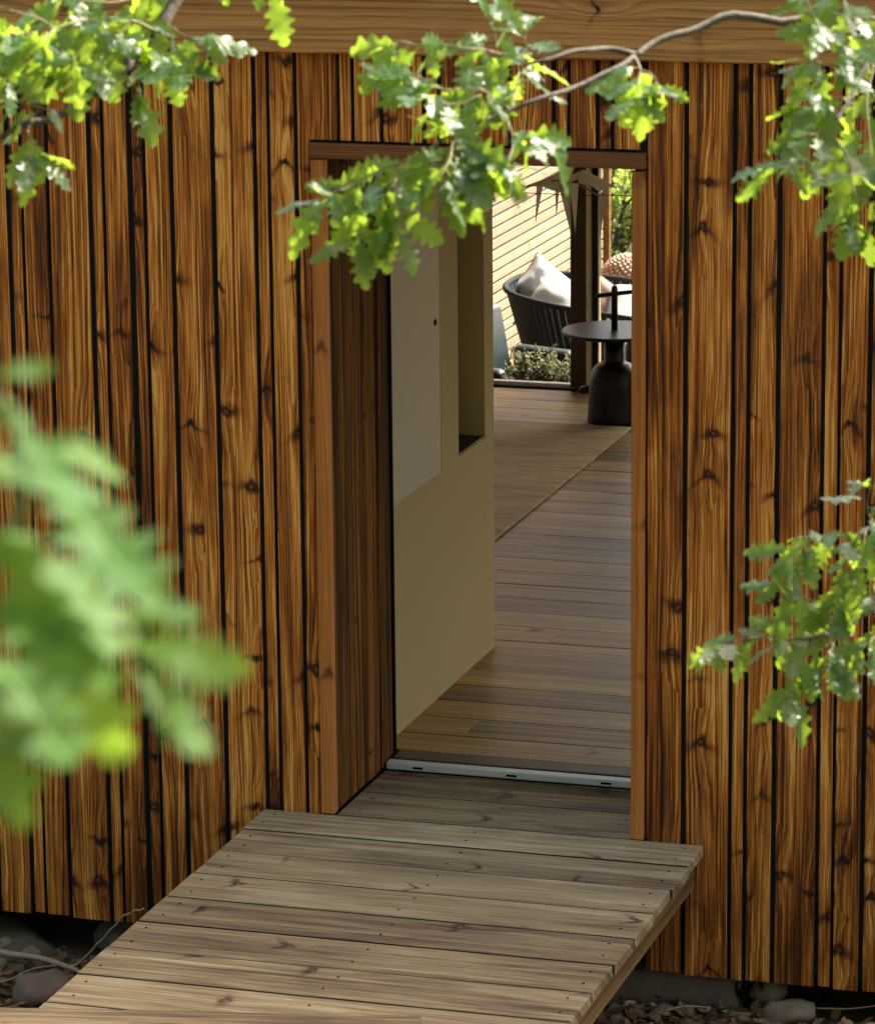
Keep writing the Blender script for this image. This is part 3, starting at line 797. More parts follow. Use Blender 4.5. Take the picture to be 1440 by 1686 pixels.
NSTEM2= [[3.071, -9.537, 3.288], [3.103, -9.53, 3.277], [3.134, -9.52, 3.279], [3.143, -9.518, 3.274]]
b1 = bird((-0.308, 4.2, 1.472), BIRD, 'grey folded-paper bird lamp nearest the right door jamb, wings spread wide')
tube('perch', [(-0.322, 4.19, 1.414), (-0.226, 4.17, 1.372)], 0.0035, 'brass', b1, 6)
b2 = bird((-0.430, 4.28, 1.435), BIRD2, 'grey folded-paper bird lamp half hidden behind the oak leaves')
tube('perch', [(-0.56, 4.27, 1.39), (-0.42, 4.25, 1.42)], 0.0035, 'brass', b2, 6)
w_ = empty('lamp_wire', (-0.4, 4.2, 1.36), 'thin dark wire stretched across the room under the bird lamps', 'wire')
tube('cable', smooth_path([(-3.99, 4.2, 1.42), (-2.0, 4.2, 1.38), (-0.688, 4.2, 1.370), (-0.30, 4.2, 1.368), (-0.09, 4.2, 1.373), (1.6, 4.2, 1.40), (4.49, 4.2, 1.46)], 5), 0.0018, 'black', w_, 5)


def rbox(name, x0, x1, y0, y1, z0, z1, r, mat, parent, seg=3, rot=None):
    bm = bmesh.new()
    c = Vector(((x0 + x1) / 2, (y0 + y1) / 2, (z0 + z1) / 2))
    bm_box(bm, x0 - c.x, x1 - c.x, y0 - c.y, y1 - c.y, z0 - c.z, z1 - c.z)
    bmesh.ops.bevel(bm, geom=bm.edges[:], offset=r, segments=seg, affect='EDGES', profile=0.5)
    o = link(name, bm_mesh(name, bm, True), mat, parent, c)
    if rot:
        o.rotation_euler = rot
    return o

# leather armchair on the terrace
ac = empty('armchair', (-1.385, 7.415, -0.45), 'dark teal leather armchair on the terrace, left of the potted shrubs', 'armchair')
ac.rotation_euler = (0, 0, math.atan2(-0.34, 0.94))
rbox('seat', -0.40, -0.02, -0.25, 0.25, 0.20, 0.34, 0.04, 'leather', ac)
bk = rbox('backrest', -0.47, -0.37, -0.25, 0.25, 0.24, 0.69, 0.035, 'leather', ac, 3, (0, R(-12), 0))
for s in (-1, 1):
    a = rbox('arm', -0.38, 0.0, s * 0.305 - 0.05, s * 0.305 + 0.05, 0.12, 0.47, 0.045, 'leather', ac, 4)
    bm = bmesh.new()
    for xx in (0.0, -0.38):
        bm_tube(bm, [(xx + 0.19 - 0.004 if xx == 0 else xx + 0.19 + 0.004, 0.043 * math.cos(t), 0.10 + 0.06 * math.sin(t)) for t in [R(q) for q in range(0, 181, 20)]], 0.004, 6)
    link('piping', bm_mesh('piping', bm, True), 'leather', a)
for sx in (-0.34, -0.06):
    for sy in (-0.29, 0.29):
        rbox('leg', sx - 0.018, sx + 0.018, sy - 0.018, sy + 0.018, 0.0, 0.125, 0.004, 'black', ac, 1)

# rope sofa
SX, SY = -1.215, 8.66
sofa = empty('rope_sofa', (SX, SY, -0.45), 'curved charcoal rope-woven sofa with white cushions on the terrace', 'sofa')


def shell(t, k):
    """k = 0 foot, 1 rim; plan ellipse t"""
    a = 0.53 + 0.15 * k
    b = 0.38 + 0.12 * k
    ex = 0.75
    cx, sx = math.cos(t), math.sin(t)
    x = a * math.copysign(abs(cx) ** ex, cx)
    y = b * math.copysign(abs(sx) ** ex, sx)
    zr = 0.575 - 0.075 * (x / 0.68)
    return Vector((x, y, 0.10 + (zr - 0.10) * k))
NT_ = 96
bm = bmesh.new()
for i in range(NT_):
    t0 = 2 * math.pi * i / NT_
    t1 = t0 + 2 * math.pi / NT_ * 0.84
    for j in range(4):
        k0, k1 = j / 4, (j + 1) / 4
        q = [shell(t0, k0), shell(t1, k0), shell(t1, k1), shell(t0, k1)]
        q2 = [Vector((p.x * 0.985, p.y * 0.98, p.z)) for p in q]
        vs = [bm.verts.new(p) for p in q] + [bm.verts.new(p) for p in q2]
        for f in ((0, 1, 2, 3), (7, 6, 5, 4), (0, 3, 7, 4), (1, 5, 6, 2)):
            bm.faces.new([vs[n] for n in f])
o = link('rope_weave', bm_mesh('rope_weave', bm), 'rope', sofa)
o['kind'] = 'stuff'
bm = bmesh.new()
for k, r in ((1.0, 0.016), (0.0, 0.014)):
    bm_tube(bm, [shell(2 * math.pi * i / 64, k) for i in range(65)], r, 8)
link('frame', bm_mesh('frame', bm, True), 'rope', sofa)
bm = bmesh.new()
for i in range(2):
    pass
bmesh.ops.create_cone(bm, segments=40, radius1=1.0, radius2=1.0, depth=1.0, cap_ends=True)
for v in bm.verts:
    v.co = Vector((v.co.x * 0.56, v.co.y * 0.40, 0.34 + v.co.z * 0.16))
bmesh.ops.bevel(bm, geom=[e for e in bm.edges if abs(e.verts[0].co.z - e.verts[1].co.z) < 1e-5], offset=0.04, segments=3, affect='EDGES', profile=0.5)
link('seat_cushion', bm_mesh('seat_cushion', bm, True), 'cushion', sofa)
for sx in (-0.36, 0.36):
    for sy in (-0.26, 0.26):
        rbox('leg', sx - 0.02, sx + 0.02, sy - 0.02, sy + 0.02, 0.0, 0.10, 0.004, 'black', sofa, 1)


def pillow(loc, size, th, rot, mat, label):
    bm = bmesh.new()
    n = 18
    vs = {}
    for s in (1, -1):
        for i in range(n + 1):
            for j in range(n + 1):
                a, b = 2 * i / n - 1, 2 * j / n - 1
                if s < 0 and (i in (0, n) or j in (0, n)):
                    vs[s, i, j] = vs[1, i, j]
                    continue
                pin = 1 - 0.10 * (1 - a * a) * b * b - 0.10 * (1 - b * b) * a * a
                h = ((1 - a ** 4) * (1 - b ** 4)) ** 0.55 * th
                h *= 1 + 0.22 * noise.noise(Vector((a * 1.7 + loc[0] * 9, b * 1.7, s * 2.0)))
                vs[s, i, j] = bm.verts.new((a * size * 0.5 * pin * (1 - 0.05 * (1 - b * b)), b * size * 0.5 * (1 - 0.06 * (1 - a * a)), s * h))
    for s in (1, -1):
        for i in range(n):
            for j in range(n):
                f = [vs[s, i, j], vs[s, i + 1, j], vs[s, i + 1, j + 1], vs[s, i, j + 1]]
                bm.faces.new(f if s > 0 else f[::-1])
    o = link('cushion', bm_mesh('cushion', bm, True), mat, None, loc)
    o.rotation_euler = rot
    ring = [bm_ for bm_ in []]
    pts = []
    for a, b in [(k / 8 - 1, -1) for k in range(16)] + [(1, k / 8 - 1) for k in range(16)] + [(1 - k / 8, 1) for k in range(16)] + [(-1, 1 - k / 8) for k in range(17)]:
        pin = 1 - 0.10 * (1 - a * a) * b * b - 0.10 * (1 - b * b) * a * a
        pts.append((a * size * 0.5 * pin * (1 - 0.05 * (1 - b * b)), b * size * 0.5 * (1 - 0.06 * (1 - a * a)), 0))
    b2_ = bmesh.new()
    bm_tube(b2_, pts, 0.004, 6)
    link('piping', bm_mesh('piping', b2_, True), mat, o)
    return tag(o, label, 'cushion', 'cushions on the rope sofa')
pillow((-1.77, 8.82, 0.150), 0.27, 0.070, (R(66), R(42), R(20)), 'cushion', 'white cushion propped highest at the left end of the rope sofa')
pillow((-1.63, 8.58, 0.075), 0.34, 0.085, (R(40), R(10), R(-12)), 'cushion', 'plump white cushion with a dark seam in front of the highest cushion')
pillow((-1.475, 8.80, 0.095), 0.27, 0.065, (R(62), R(36), R(5)), 'cushion_pink', 'pale pink cushion just left of the dark sliding-door frame')
pillow((-1.16, 8.74, 0.02), 0.50, 0.085, (R(30), R(0), R(10)), 'cushion', 'white sunlit cushion right of the sliding-door frame, under the beaded lamp')

# beaded globe lamp
gl = empty('globe_lamp', (-1.568, 9.9, -0.45), 'rose-coloured beaded globe lamp behind the sofa', 'lamp')
bm = bmesh.new()
N_ = 420
for i in range(N_):
    zz = 1 - 2 * (i + 0.5) / N_
    ph = i * 2.399963
    rr = math.sqrt(1 - zz * zz)
    bmesh.ops.create_icosphere(bm, subdivisions=1, radius=0.0115, matrix=Matrix.Translation((rr * math.cos(ph) * 0.150, rr * math.sin(ph) * 0.150, zz * 0.150 + 0.457)))
o = link('beads', bm_mesh('beads', bm, True), 'bead', gl)
o['kind'] = 'stuff'
bm = bmesh.new()
bmesh.ops.create_uvsphere(bm, u_segments=24, v_segments=16, radius=0.143, matrix=Matrix.Translation((0, 0, 0.457)))
link('globe', bm_mesh('globe', bm, True), 'cushion_pink', gl)
bm = bmesh.new()
bm_lathe(bm, [(0.11, 0.0), (0.11, 0.015), (0.02, 0.025), (0.015, 0.31), (0.05, 0.325)], (0, 0, 0), 24)
link('stand', bm_mesh('stand', bm, True), 'brass', gl)

# pale slatted screen along the terrace
scr = empty('slatted_screen', (-2.2, 9.3, -0.45), 'pale pine screen of horizontal slats along the left side of the terrace', 'screen')
z = -0.44
while z < 2.25:
    box('slat', -2.222, -2.20, 6.84, 11.80, z, z + 0.0495, 'pine', scr, 0.002)
    z += 0.0625
box('backing', -2.245, -2.228, 6.84, 11.80, -0.44, 2.26, 'membrane', scr)
tag(box('terrace_post', -2.215, -2.17, 11.83, 11.88, -0.45, 2.5, 'stringer', None, 0.003), 'slim brown wooden post at the far end of the slatted screen', 'post')


def quad_leaves(bm, n, fpos, size, rnd, up=0.3):
    for _ in range(n):
        p = fpos()
        d = Vector((rnd.gauss(0, 1), rnd.gauss(0, 1), rnd.gauss(0, 0.7))).normalized()
        nn = Vector((rnd.gauss(0, 1), rnd.gauss(0, 1), rnd.gauss(up, 1))).normalized()
        s = d.cross(nn)
        if s.length < 1e-3:
            continue
        s.normalize()
        L = size * rnd.uniform(0.6, 1.4)
        a = [p, p + d * L * 0.5 + s * L * 0.28 + nn * L * 0.05, p + d * L, p + d * L * 0.5 - s * L * 0.28 + nn * L * 0.05]
        bm.faces.new([bm.verts.new(q) for q in a])

# potted shrubs behind the sill
def potted(x0, x1, y0, y1, ztop, n, seed, label):
    rnd = random.Random(seed)
    root = empty('potted_shrub', ((x0 + x1) / 2, (y0 + y1) / 2, -0.45), label, 'plant', 'grey-green shrubs in pots behind the sill')
    cx, cy = (x0 + x1) / 2, (y0 + y1) / 2
    bm = bmesh.new()
    rr = 0.095
    bm_lathe(bm, [(rr * 0.72, 0), (rr * 0.95, 0.27), (rr, 0.275), (rr, 0.33), (rr * 0.9, 0.33), (rr * 0.85, 0.29)], (0, 0, 0), 28)
    link('pot', bm_mesh('pot', bm, True), 'terracotta', root)
    bm = bmesh.new()
    lb = bmesh.new()
    for i in range(n):
        a = rnd.uniform(0, 6.283)
        sp = rnd.uniform(0.15, 1.0) ** 0.6
        tip = Vector((math.cos(a) * sp * (x1 - x0) / 2, math.sin(a) * sp * (y1 - y0) / 2, (0.45 + ztop) * rnd.uniform(0.78, 1.0) * (1 - 0.16 * sp * sp)))
        base = Vector((math.cos(a) * 0.03, math.sin(a) * 0.03, 0.30))
        mid = (base + tip) / 2 + Vector((0, 0, 0.05))
        path = smooth_path([base, mid, tip], 4)
        bm_tube(bm, path, 0.0018, 4)

        def fp():
            t = rnd.uniform(0.15, 1.0)
            k = min(int(t * 8), 7)
            q = path[k].lerp(path[k + 1], t * 8 - k)
            return q + Vector((rnd.gauss(0, 0.012), rnd.gauss(0, 0.012), rnd.gauss(0, 0.012)))
        quad_leaves(lb, 60, fp, 0.021, rnd)
    link('stems', bm_mesh('stems', bm), 'twig', root)
    o = link('foliage', bm_mesh('foliage', lb), 'grey_leaf', root)
    o['kind'] = 'stuff'
potted(-1.45, -1.17, 6.90, 7.14, 0.20, 50, 3, 'grey-green small-leaved shrub in a pot, beside the armchair')
potted(-1.26, -0.96, 6.88, 7.12, 0.16, 50, 5, 'grey-green small-leaved shrub in a pot, beside the bell-shaped table base')
potted(-0.92, -0.62, 6.96, 7.20, 0.07, 34, 8, 'low small-leaved shrub mostly hidden behind the bell-shaped table base')

# garden shrubs beyond the terrace
def shrub(loc, rx, rz, n, seed, label, size=0.055):
    rnd = random.Random(seed)
    root = empty('garden_shrub', loc, label, 'shrub', 'sunlit garden shrubs beyond the terrace')
    st = bmesh.new()
    lb = bmesh.new()
    for i in range(26):
        a = rnd.uniform(0, 6.283)
        sp = rnd.uniform(0.1, 1) ** 0.5
        tip = Vector((math.cos(a) * sp * rx, math.sin(a) * sp * rx, rz * rnd.uniform(0.45, 1.0) * (1 - 0.3 * sp)))
        path = smooth_path([(0.05 * math.cos(a), 0.05 * math.sin(a), 0), tip * 0.5 + Vector((0, 0, 0.15)), tip], 5)
        bm_tube(st, path, [0.02 - 0.016 * k / (len(path) - 1) for k in range(len(path))], 5)

        def fp():
            t = rnd.uniform(0.2, 1.0) * (len(path) - 1)
            k = min(int(t), len(path) - 2)
            q = path[k].lerp(path[k + 1], t - k)
            return q + Vector((rnd.gauss(0, 0.13), rnd.gauss(0, 0.13), rnd.gauss(0, 0.11)))
        quad_leaves(lb, n // 26, fp, size, rnd)
    link('stems', bm_mesh('stems', st, True), 'bark', root)
    o = link('foliage', bm_mesh('foliage', lb), 'garden_leaf', root)
    o['kind'] = 'stuff'
shrub((-2.75, 14.0, -0.65), 0.75, 1.5, 3600, 21, 'sunlit green shrub filling the gap above the beaded lamp')
shrub((-3.6, 15.2, -0.65), 1.0, 1.9, 3600, 22, 'sunlit green shrub further back behind the wooden post')
shrub((-1.3, 14.8, -0.65), 0.9, 1.7, 3000, 23, 'sunlit green shrub right of the beaded lamp')
shrub((-4.6, 14.0, -0.65), 0.9, 2.0, 3000, 24, 'sunlit green shrub behind the slatted screen')
shrub((0.6, 15.6, -0.65), 1.1, 2.0, 3000, 25, 'broad sunlit shrub farthest right in the garden')

# ================================================================== foot of the wall
rk = tag(rock('boulder', (-1.12, 0.02, -0.60), (0.26, 0.13, 0.085), 'boulder', 3.1), 'large dark mossy boulder under the wall at the lower left', 'boulder')
tag(rock('boulder', (-0.72, 0.10, -0.58), (0.17, 0.12, 0.11), 'boulder', 5.2), 'dark mossy boulder under the wall, touching the walkway side', 'boulder')
tag(rock('stone', (-0.855, -0.42, -0.535), (0.085, 0.075, 0.055), 'redstone', 7.7), 'reddish-brown flat stone against the left side of the walkway', 'stone')
tag(rock('stone', (-1.02, -0.135, -0.535), (0.055, 0.04, 0.03), 'stone', 8.3), 'grey rounded stone behind the dead branch at lower left', 'stone')
tag(rock('stone', (-1.13, -0.07, -0.53), (0.03, 0.03, 0.03), 'stone', 9.6), 'small grey stone at the left picture edge below the wall', 'stone')
tag(rock('stone', (-1.09, -0.24, -0.535), (0.034, 0.03, 0.025), 'stone', 4.4), 'small grey stone under the dead branch at the left edge', 'stone')
tag(rock('stone', (1.475, 0.01, -0.53), (0.075, 0.05, 0.045), 'stone', 11.2), 'largest pale stone right of the walkway', 'stone')
rr_ = random.Random(5)
for k in range(26):
    x = rr_.uniform(0.90, 1.78)
    yv = rr_.uniform(-0.20, 0.03)
    s = rr_.uniform(0.016, 0.040)
    if abs(x - 1.475) < 0.12:
        continue
    tag(rock('stone', (x, yv, ground_h(x, yv) + s * 0.25), (s * rr_.uniform(0.9, 1.5), s, s * 0.7), 'stone', k + 20.5, None, 2),
        'small pale stone among the pebbles right of the walkway', 'stone', 'small pale stones right of the walkway')
tag(rock('concrete_lump', (1.385, 0.10, -0.50), (0.055, 0.05, 0.06), 'stone', 31.0), 'rough pale concrete lump beside the drain pipe under the wall', 'concrete lump')
bm = bmesh.new()
bm_tube(bm, [(1.335, 0.05, -0.475), (1.335, 0.40, -0.47)], 0.045, 20, False)
bm_tube(bm, [(1.335, 0.05, -0.475), (1.335, 0.40, -0.47)], 0.038, 20, False)
tag(link('drain_pipe', bm_mesh('drain_pipe', bm, True), 'black'), 'short black drain pipe under the wall right of the walkway', 'pipe')

bm = bmesh.new()
rg = random.Random(9)
for k in range(1500):
    if rg.random() < 0.5:
        x, yv = rg.uniform(-1.5, -0.3), rg.uniform(-1.2, 0.06)
    else:
        x, yv = rg.uniform(0.8, 2.0), rg.uniform(-0.6, 0.1)
    s = rg.uniform(0.004, 0.016)
    g = bmesh.ops.create_icosphere(bm, subdivisions=1, radius=s, matrix=Matrix.Translation((x, yv, ground_h(x, yv) + s * 0.3)) @ Matrix.Diagonal((rg.uniform(0.8, 1.6), 1, rg.uniform(0.5, 0.9), 1)))
tag(link('gravel', bm_mesh('gravel', bm), 'gravel'), 'small gravel scattered on the soil below the wall', 'gravel', kind='stuff')
bm = bmesh.new()
for k in range(1500):
    if rg.random() < 0.5:
        x, yv = rg.uniform(-1.35, -0.5), rg.uniform(-0.75, -0.08)
    else:
        x, yv = rg.uniform(0.85, 1.85), rg.uniform(-0.28, 0.06)
    p = Vector((x, yv, ground_h(x, yv) + rg.uniform(0.004, 0.03)))
    d = Vector((rg.gauss(0, 1), rg.gauss(0, 1), rg.gauss(0, 0.35))).normalized()
    nn = Vector((rg.gauss(0, 0.5), rg.gauss(0, 0.5), 1)).normalized()
    s = d.cross(nn).normalized()
    L = rg.uniform(0.02, 0.055)
    w = L * 0.28
    rows = []
    for q, ww in ((0, 0.15), (0.25, 0.9), (0.5, 1.0), (0.75, 0.7), (1.0, 0.1)):
        c = p + d * L * q + nn * (0.25 * L * (q - 0.5) ** 2)
        rows.append([bm.verts.new(c - s * w * ww + nn * w * 0.4 * ww), bm.verts.new(c), bm.verts.new(c + s * w * ww + nn * w * 0.4 * ww)])
    for r0, r1 in zip(rows, rows[1:]):
        for i in (0, 1):
            bm.faces.new((r0[i], r0[i + 1], r1[i + 1], r1[i]))
tag(link('leaf_litter', bm_mesh('leaf_litter', bm, True), 'dry_leaf'), 'dead brown leaves lying on the soil below the wall', 'leaf litter', kind='stuff')


def stick(name, pts, r0, r1, label):
    P = smooth_path(pts, 6)
    n = len(P)
    P = [p + Vector((noise.noise(p * 9), noise.noise(p * 9 + Vector((3, 0, 0))), noise.noise(p * 9 + Vector((0, 7, 0))))) * 0.006 for p in P]
    bm = bmesh.new()
    bm_tube(bm, P, [(r0 + (r1 - r0) * k / (n - 1)) * (1 + 0.2 * noise.noise(P[k] * 40)) for k in range(n)], 8)
    tag(link(name, bm_mesh(name, bm, True), 'drytwig'), label, 'twig')
stick('dead_branch', [(-1.22, -0.20, -0.505), (-1.08, -0.19, -0.505), (-0.95, -0.19, -0.51), (-0.84, -0.22, -0.52), (-0.78, -0.24, -0.535)], 0.012, 0.007, 'pale dead branch lying on the soil at the lower left')
stick('dead_twig', [(-0.86, -0.215, -0.525), (-0.80, -0.22, -0.50), (-0.70, -0.34, -0.40), (-0.55, -0.58, -0.25), (-0.42, -0.78, -0.12), (-0.262, -1.01, -0.005)], 0.0055, 0.003, 'thin curved twig leaning from the soil up against the walkway')
stick('dead_twig', [(-1.15, -0.45, -0.52), (-1.0, -0.42, -0.52), (-0.93, -0.33, -0.50), (-0.87, -0.24, -0.505)], 0.0035, 0.002, 'thin brown twig curling over the reddish stone')
stick('dead_twig', [(1.10, -0.12, -0.51), (1.16, -0.10, -0.495), (1.24, -0.07, -0.50)], 0.004, 0.002, 'short orange-brown twig on the pebbles right of the walkway')
stick('dead_twig', [(1.55, 0.03, -0.51), (1.66, 0.02, -0.495), (1.80, 0.0, -0.46)], 0.003, 0.0015, 'long thin twig at the lower right corner')

# ================================================================== oak trees
def leaf_mesh(name, seed, nl=4, width=0.30, fold_=0.25, bend=0.25):
    rnd = random.Random(seed)
    n = 30
    vs, fs = [], []
    ph = rnd.uniform(-0.3, 0.3)
    twist = rnd.uniform(-0.25, 0.25)
    for i in range(n + 1):
        t = i / n
        base = width * (math.sin(math.pi * min(1, t ** 0.85 * 0.97 + 0.02)) ** 0.75) * (0.62 + 0.55 * t)
        row = []
        for s in (-1, 1):
            lob = 0.72 + 0.28 * math.cos(2 * math.pi * (nl + 0.5) * t + math.pi + ph + (0.5 if s > 0 else 0))
            w = base * (lob if t < 0.9 else (lob + 1) / 2) if 0.06 < t else 0.012
            if t > 0.97:
                w *= 0.6
            row.append(s * w)
        xm = 0.14 + 0.86 * t
        zz = -bend * t * t + 0.03 * math.sin(7 * t + seed)
        for w in (row[0], row[0] * 0.5, 0.0, row[1] * 0.5, row[1]):
            ed = 0.02 * math.sin(19 * t + seed + (2 if w > 0 else 0)) * (abs(w) / (width + 1e-6))
            vs.append((xm + 0.10 * abs(w), w, zz + fold_ * abs(w) - 0.5 * abs(w) ** 2 + twist * w * t + ed))
    for i in range(n):
        for k in range(4):
            a = i * 5 + k
            fs.append((a, a + 1, a + 6, a + 5))
    b = len(vs)
    vs += [(0, -0.008, 0.0), (0, 0.008, 0.0), (0.16, 0.008, 0), (0.16, -0.008, 0)]
    fs.append((b, b + 1, b + 2, b + 3))
    me = bpy.data.meshes.new(name)
    me.from_pydata(vs, [], fs)
    for p in me.polygons:
        p.use_smooth = True
    me.materials.append(M['leaf'])
    return me
LEAF = [leaf_mesh('leaf', s, nl, w, f, b) for s, nl, w, f, b in ((1, 4, 0.30, 0.25, 0.20), (2, 4, 0.33, 0.10, 0.32), (3, 3, 0.34, 0.35, 0.12), (4, 5, 0.28, 0.05, -0.10), (5, 4, 0.26, 0.45, 0.45), (6, 5, 0.31, 0.20, 0.05), (7, 3, 0.29, -0.15, 0.28))]


def put_leaf(root, base, d, nrm, size, rnd, meshes=None):
    d = d.normalized()
    s = nrm.cross(d)
    if s.length < 1e-3:
        return
    s.normalize()
    nn = d.cross(s)
    o = bpy.data.objects.new('leaf', rnd.choice(meshes or LEAF))
    col.objects.link(o)
    o.parent = root
    mw = Matrix((d, s, nn)).transposed() * size
    mw = mw.to_4x4()
    mw.translation = base - root.location
    o.matrix_basis = mw
    return o


def grow(root, data, seed, face=0.55):
    rnd = random.Random(seed)
    side = 1
    for kind, r0, r1, st, sp, size, pl in data:
        P = smooth_path(pl, 5)
        P = [p + Vector((noise.noise(p * 14), noise.noise(p * 14 + Vector((5, 0, 0))), noise.noise(p * 14 + Vector((0, 9, 0))))) * (0.012 if kind == 'limb' else 0.006) for p in P]
        n = len(P)
        tube('branch' if kind == 'limb' else 'twig', P, [r0 + (r1 - r0) * k / (n - 1) for k in range(n)], 'bark' if kind == 'limb' or r0 > 0.0035 else 'twig', root, 7)
        if st is None:
            continue
        Ls = [0.0]
        for a, b in zip(P, P[1:]):
            Ls.append(Ls[-1] + (b - a).length)
        s = Ls[-1] * st
        spots = []
        while s < Ls[-1]:
            spots.append(s)
            s += sp * rnd.uniform(0.7, 1.3)
        spots += [Ls[-1]] * 3
        for q, s in enumerate(spots):
            k = max(i for i in range(n) if Ls[i] <= s + 1e-9)
            k = min(k, n - 2)
            base = P[k].lerp(P[k + 1], (s - Ls[k]) / max(1e-9, Ls[k + 1] - Ls[k]))
            t = (P[k + 1] - P[k]).normalized()
            up = Vector((0, 0, 1))
            lat = t.cross(up).normalized()
            lat2 = t.cross(lat)
            a = side * 1.0 + rnd.gauss(0, 0.7)
            side = -side
            fw = 0.35 if s < Ls[-1] else 0.9
            d = t * (fw + rnd.uniform(-0.1, 0.4)) + lat * math.sin(a) + lat2 * math.cos(a) * 0.7 + Vector((0, 0, -0.30 + rnd.gauss(0, 0.25)))
            nrm = up * rnd.gauss(0.75, 0.35) + (-cd) * rnd.gauss(face, 0.5) + Vector((rnd.gauss(0, 0.4), rnd.gauss(0, 0.3), 0))
            put_leaf(root, base, d, nrm, size * rnd.uniform(0.62, 1.25), rnd)


def trunk(root, pts, radii):
    P = smooth_path(pts, 6)
    n = len(P)
    rad = []
    for k in range(n):
        f = k / (n - 1) * (len(radii) - 1)
        i = min(int(f), len(radii) - 2)
        rad.append(radii[i] + (radii[i + 1] - radii[i]) * (f - i))
    tube('trunk', P, rad, 'bark', root, 14)

tr = empty('oak_tree', (3.25, -4.35, ground_h(3.25, -4.35)), 'oak reaching in from the right with leafy branches across the wall and doorway', 'tree')
trunk(tr, [(3.25, -4.35, -0.2), (3.24, -4.36, 1.0), (3.20, -4.38, 2.2), (3.22, -4.30, 3.3), (3.30, -4.20, 4.6)], [0.10, 0.075, 0.065, 0.055, 0.03])
tube('branch', smooth_path([(3.21, -4.36, 2.5), (3.10, -4.42, 2.85), RIGHT[0][6][0]], 5), [0.03 - 0.014 * k / 10 for k in range(11)], 'bark', tr, 8)
for dt in RIGHT:
    if dt[0] == 'limb' and dt[6][0][2] < 2.4 and dt[1] > 0.0075:
        tube('branch', smooth_path([(3.22, -4.37, 1.7), (3.05, -4.45, 2.0), dt[6][0]], 5), [0.018 - 0.010 * k / 10 for k in range(11)], 'bark', tr, 8)
grow(tr, RIGHT, 4)


def crown(root, c, r, n, seed):
    rnd = random.Random(seed)
    me = bpy.data.meshes.new('crown')
    vs, fs = [], []
    for _ in range(n):
        while True:
            q = Vector((rnd.uniform(-1, 1), rnd.uniform(-1, 1), rnd.uniform(-1, 1)))
            if q.length < 1:
                break
        base = Vector((c[0] + q.x * r[0], c[1] + q.y * r[1], c[2] + q.z * r[2]))
        d = Vector((rnd.gauss(0, 1), rnd.gauss(0, 1), rnd.gauss(-0.2, 0.6))).normalized()
        s_ = d.cross(Vector((rnd.gauss(0, 0.4), rnd.gauss(0, 0.4), 1))).normalized()
        nn = s_.cross(d)
        k = rnd.uniform(0.06, 0.09)
        src = rnd.choice(LEAF)
        off = len(vs)
        vs += [base - root.location + (d * v.co.x + s_ * v.co.y + nn * v.co.z) * k for v in src.vertices]
        fs += [tuple(i + off for i in p.vertices) for p in src.polygons]
    me.from_pydata(vs, [], fs)
    for p in me.polygons:
        p.use_smooth = True
    o = link('crown', me, 'leaf', root)
    o['kind'] = 'stuff'
crown(tr, (3.50, -4.0, 3.05), (0.62, 0.6, 0.50), 1000, 6)  # out-of-view leaf mass added to shade the right mid branch
crown(tr, (3.75, -4.3, 4.6), (0.7, 0.8, 0.5), 400, 7)
tl = empty('oak_tree', (0.25, -5.0, ground_h(0.25, -5.0)), 'oak whose leafy branch hangs in from the upper left corner', 'tree')
trunk(tl, [(0.25, -5.0, -0.1), (0.27, -5.02, 1.2), (0.30, -5.05, 2.4), (0.33, -5.06, 3.3), (0.30, -5.0, 4.8)], [0.10, 0.08, 0.065, 0.055, 0.03])
tube('branch', smooth_path([(0.33, -5.06, 3.1), (0.50, -5.05, 3.35), LEFT[0][6][0]], 5), [0.026 - 0.012 * k / 10 for k in range(11)], 'bark', tl, 8)
grow(tl, LEFT, 12)
crown(tl, (0.1, -5.2, 4.9), (0.8, 0.8, 0.6), 450, 8)

# sapling close to the camera, far out of focus
sp_ = empty('oak_sapling', (2.94, -9.57, ground_h(2.94, -9.57)), 'blurred bright green oak sprig close in the foreground at the left edge', 'sapling')
gz = ground_h(2.94, -9.57)
Pn = smooth_path([(2.94, -9.57, gz - 0.05), (2.95, -9.57, gz + 0.7)] + NSTEM, 4)
tube('stem', Pn, [0.009 - 0.007 * k / (len(Pn) - 1) for k in range(len(Pn))], 'twig', sp_, 7)
tube('twig', smooth_path(NSTEM2, 4), 0.002, 'twig', sp_, 6)
YOUNG = []
for me in LEAF:
    m2 = me.copy()
    m2.materials.clear()
    m2.materials.append(M['young_leaf'])
    YOUNG.append(m2)
rn = random.Random(3)
for k, (a, b) in enumerate(NEAR):
    a, b = Vector(a), Vector(b)
    d = b - a
    nrm = Vector((0, 0, 1)) * rn.uniform(0.5, 1.0) - cd * rn.uniform(0.3, 1.0) + Vector((rn.gauss(0, 0.3), 0, 0))
    put_leaf(sp_, a, d, nrm, d.length * 1.0, rn, YOUNG)

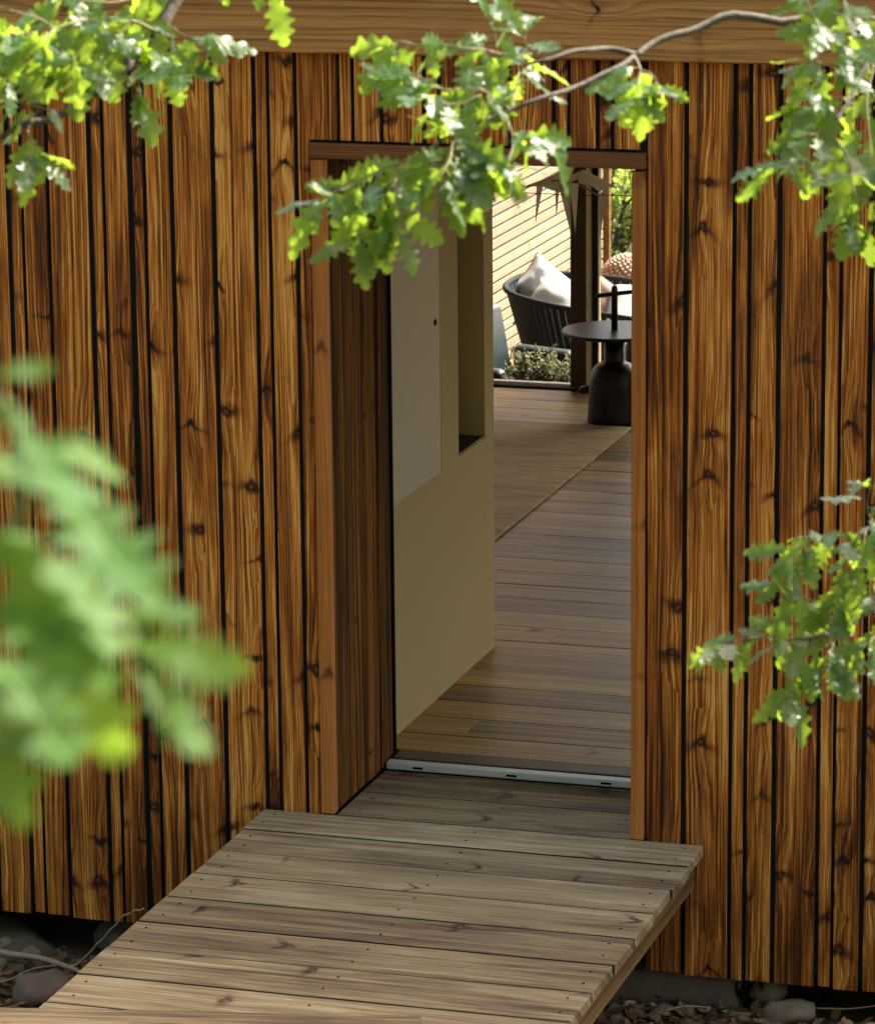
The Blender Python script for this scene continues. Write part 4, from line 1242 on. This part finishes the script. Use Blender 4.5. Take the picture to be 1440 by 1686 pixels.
# ================================================================== unseen oaks added on the slope to darken the wall
def added_oak(x, y, h, r, seed):
    rnd = random.Random(seed)
    gz_ = ground_h(x, y)
    root = empty('added_oak', (x, y, gz_), 'unseen oak added on the slope to block sky light from the wall', 'tree', 'unseen oaks added to shade the wall')
    P = smooth_path([(0, 0, -0.1), (rnd.uniform(-0.1, 0.1), 0, h * 0.3), (rnd.uniform(-0.3, 0.3), rnd.uniform(-0.2, 0.2), h * 0.62), (rnd.uniform(-0.3, 0.3), 0, h * 0.9)], 5)
    bm = bmesh.new()
    n = len(P)
    bm_tube(bm, P, [0.17 * (1 - 0.85 * k / (n - 1)) for k in range(n)], 10)
    for k in range(7):
        a = rnd.uniform(0, 6.283)
        b0 = P[rnd.randint(n // 3, n - 3)]
        tip = b0 + Vector((math.cos(a) * r * 0.7, math.sin(a) * r * 0.7, rnd.uniform(0.3, 1.2)))
        q = smooth_path([b0, (b0 + tip) / 2 + Vector((0, 0, 0.2)), tip], 4)
        bm_tube(bm, q, [0.05 * (1 - 0.8 * i / (len(q) - 1)) for i in range(len(q))], 6)
    link('trunk', bm_mesh('trunk', bm, True), 'bark', root)
    clumps = []
    for k in range(26):
        a = rnd.uniform(0, 6.283)
        zz = rnd.uniform(0.16, 0.98)
        rr = r * math.sin(math.pi * min(1, zz * 0.85 + 0.12)) ** 0.6 * rnd.uniform(0.35, 1.0)
        clumps.append((Vector((math.cos(a) * rr, math.sin(a) * rr, h * zz)), rnd.uniform(0.45, 0.85)))
    lb = bmesh.new()

    def fp():
        c, s = rnd.choice(clumps)
        return c + Vector((rnd.gauss(0, 0.5), rnd.gauss(0, 0.5), rnd.gauss(0, 0.35))) * s
    quad_leaves(lb, 2600, fp, 0.26, rnd)
    o = link('crown', bm_mesh('crown', lb), 'leaf', root)
    o['kind'] = 'stuff'
for i, (x, y, h, r) in enumerate([(-3.6, -5.2, 7.5, 2.0), (-2.2, -8.4, 8.5, 2.2), (-6.2, -7.4, 8.0, 2.2), (0.4, -11.5, 9.0, 2.3), (6.6, -7.2, 8.0, 2.1), (7.6, -10.8, 9.0, 2.4),
                                  (2.6, -15.4, 9.5, 2.6), (6.0, -15.0, 9.0, 2.5), (-1.4, -15.2, 9.0, 2.5), (-5.6, -12.2, 9.0, 2.5)]):
    added_oak(x, y, h, r, 60 + i)
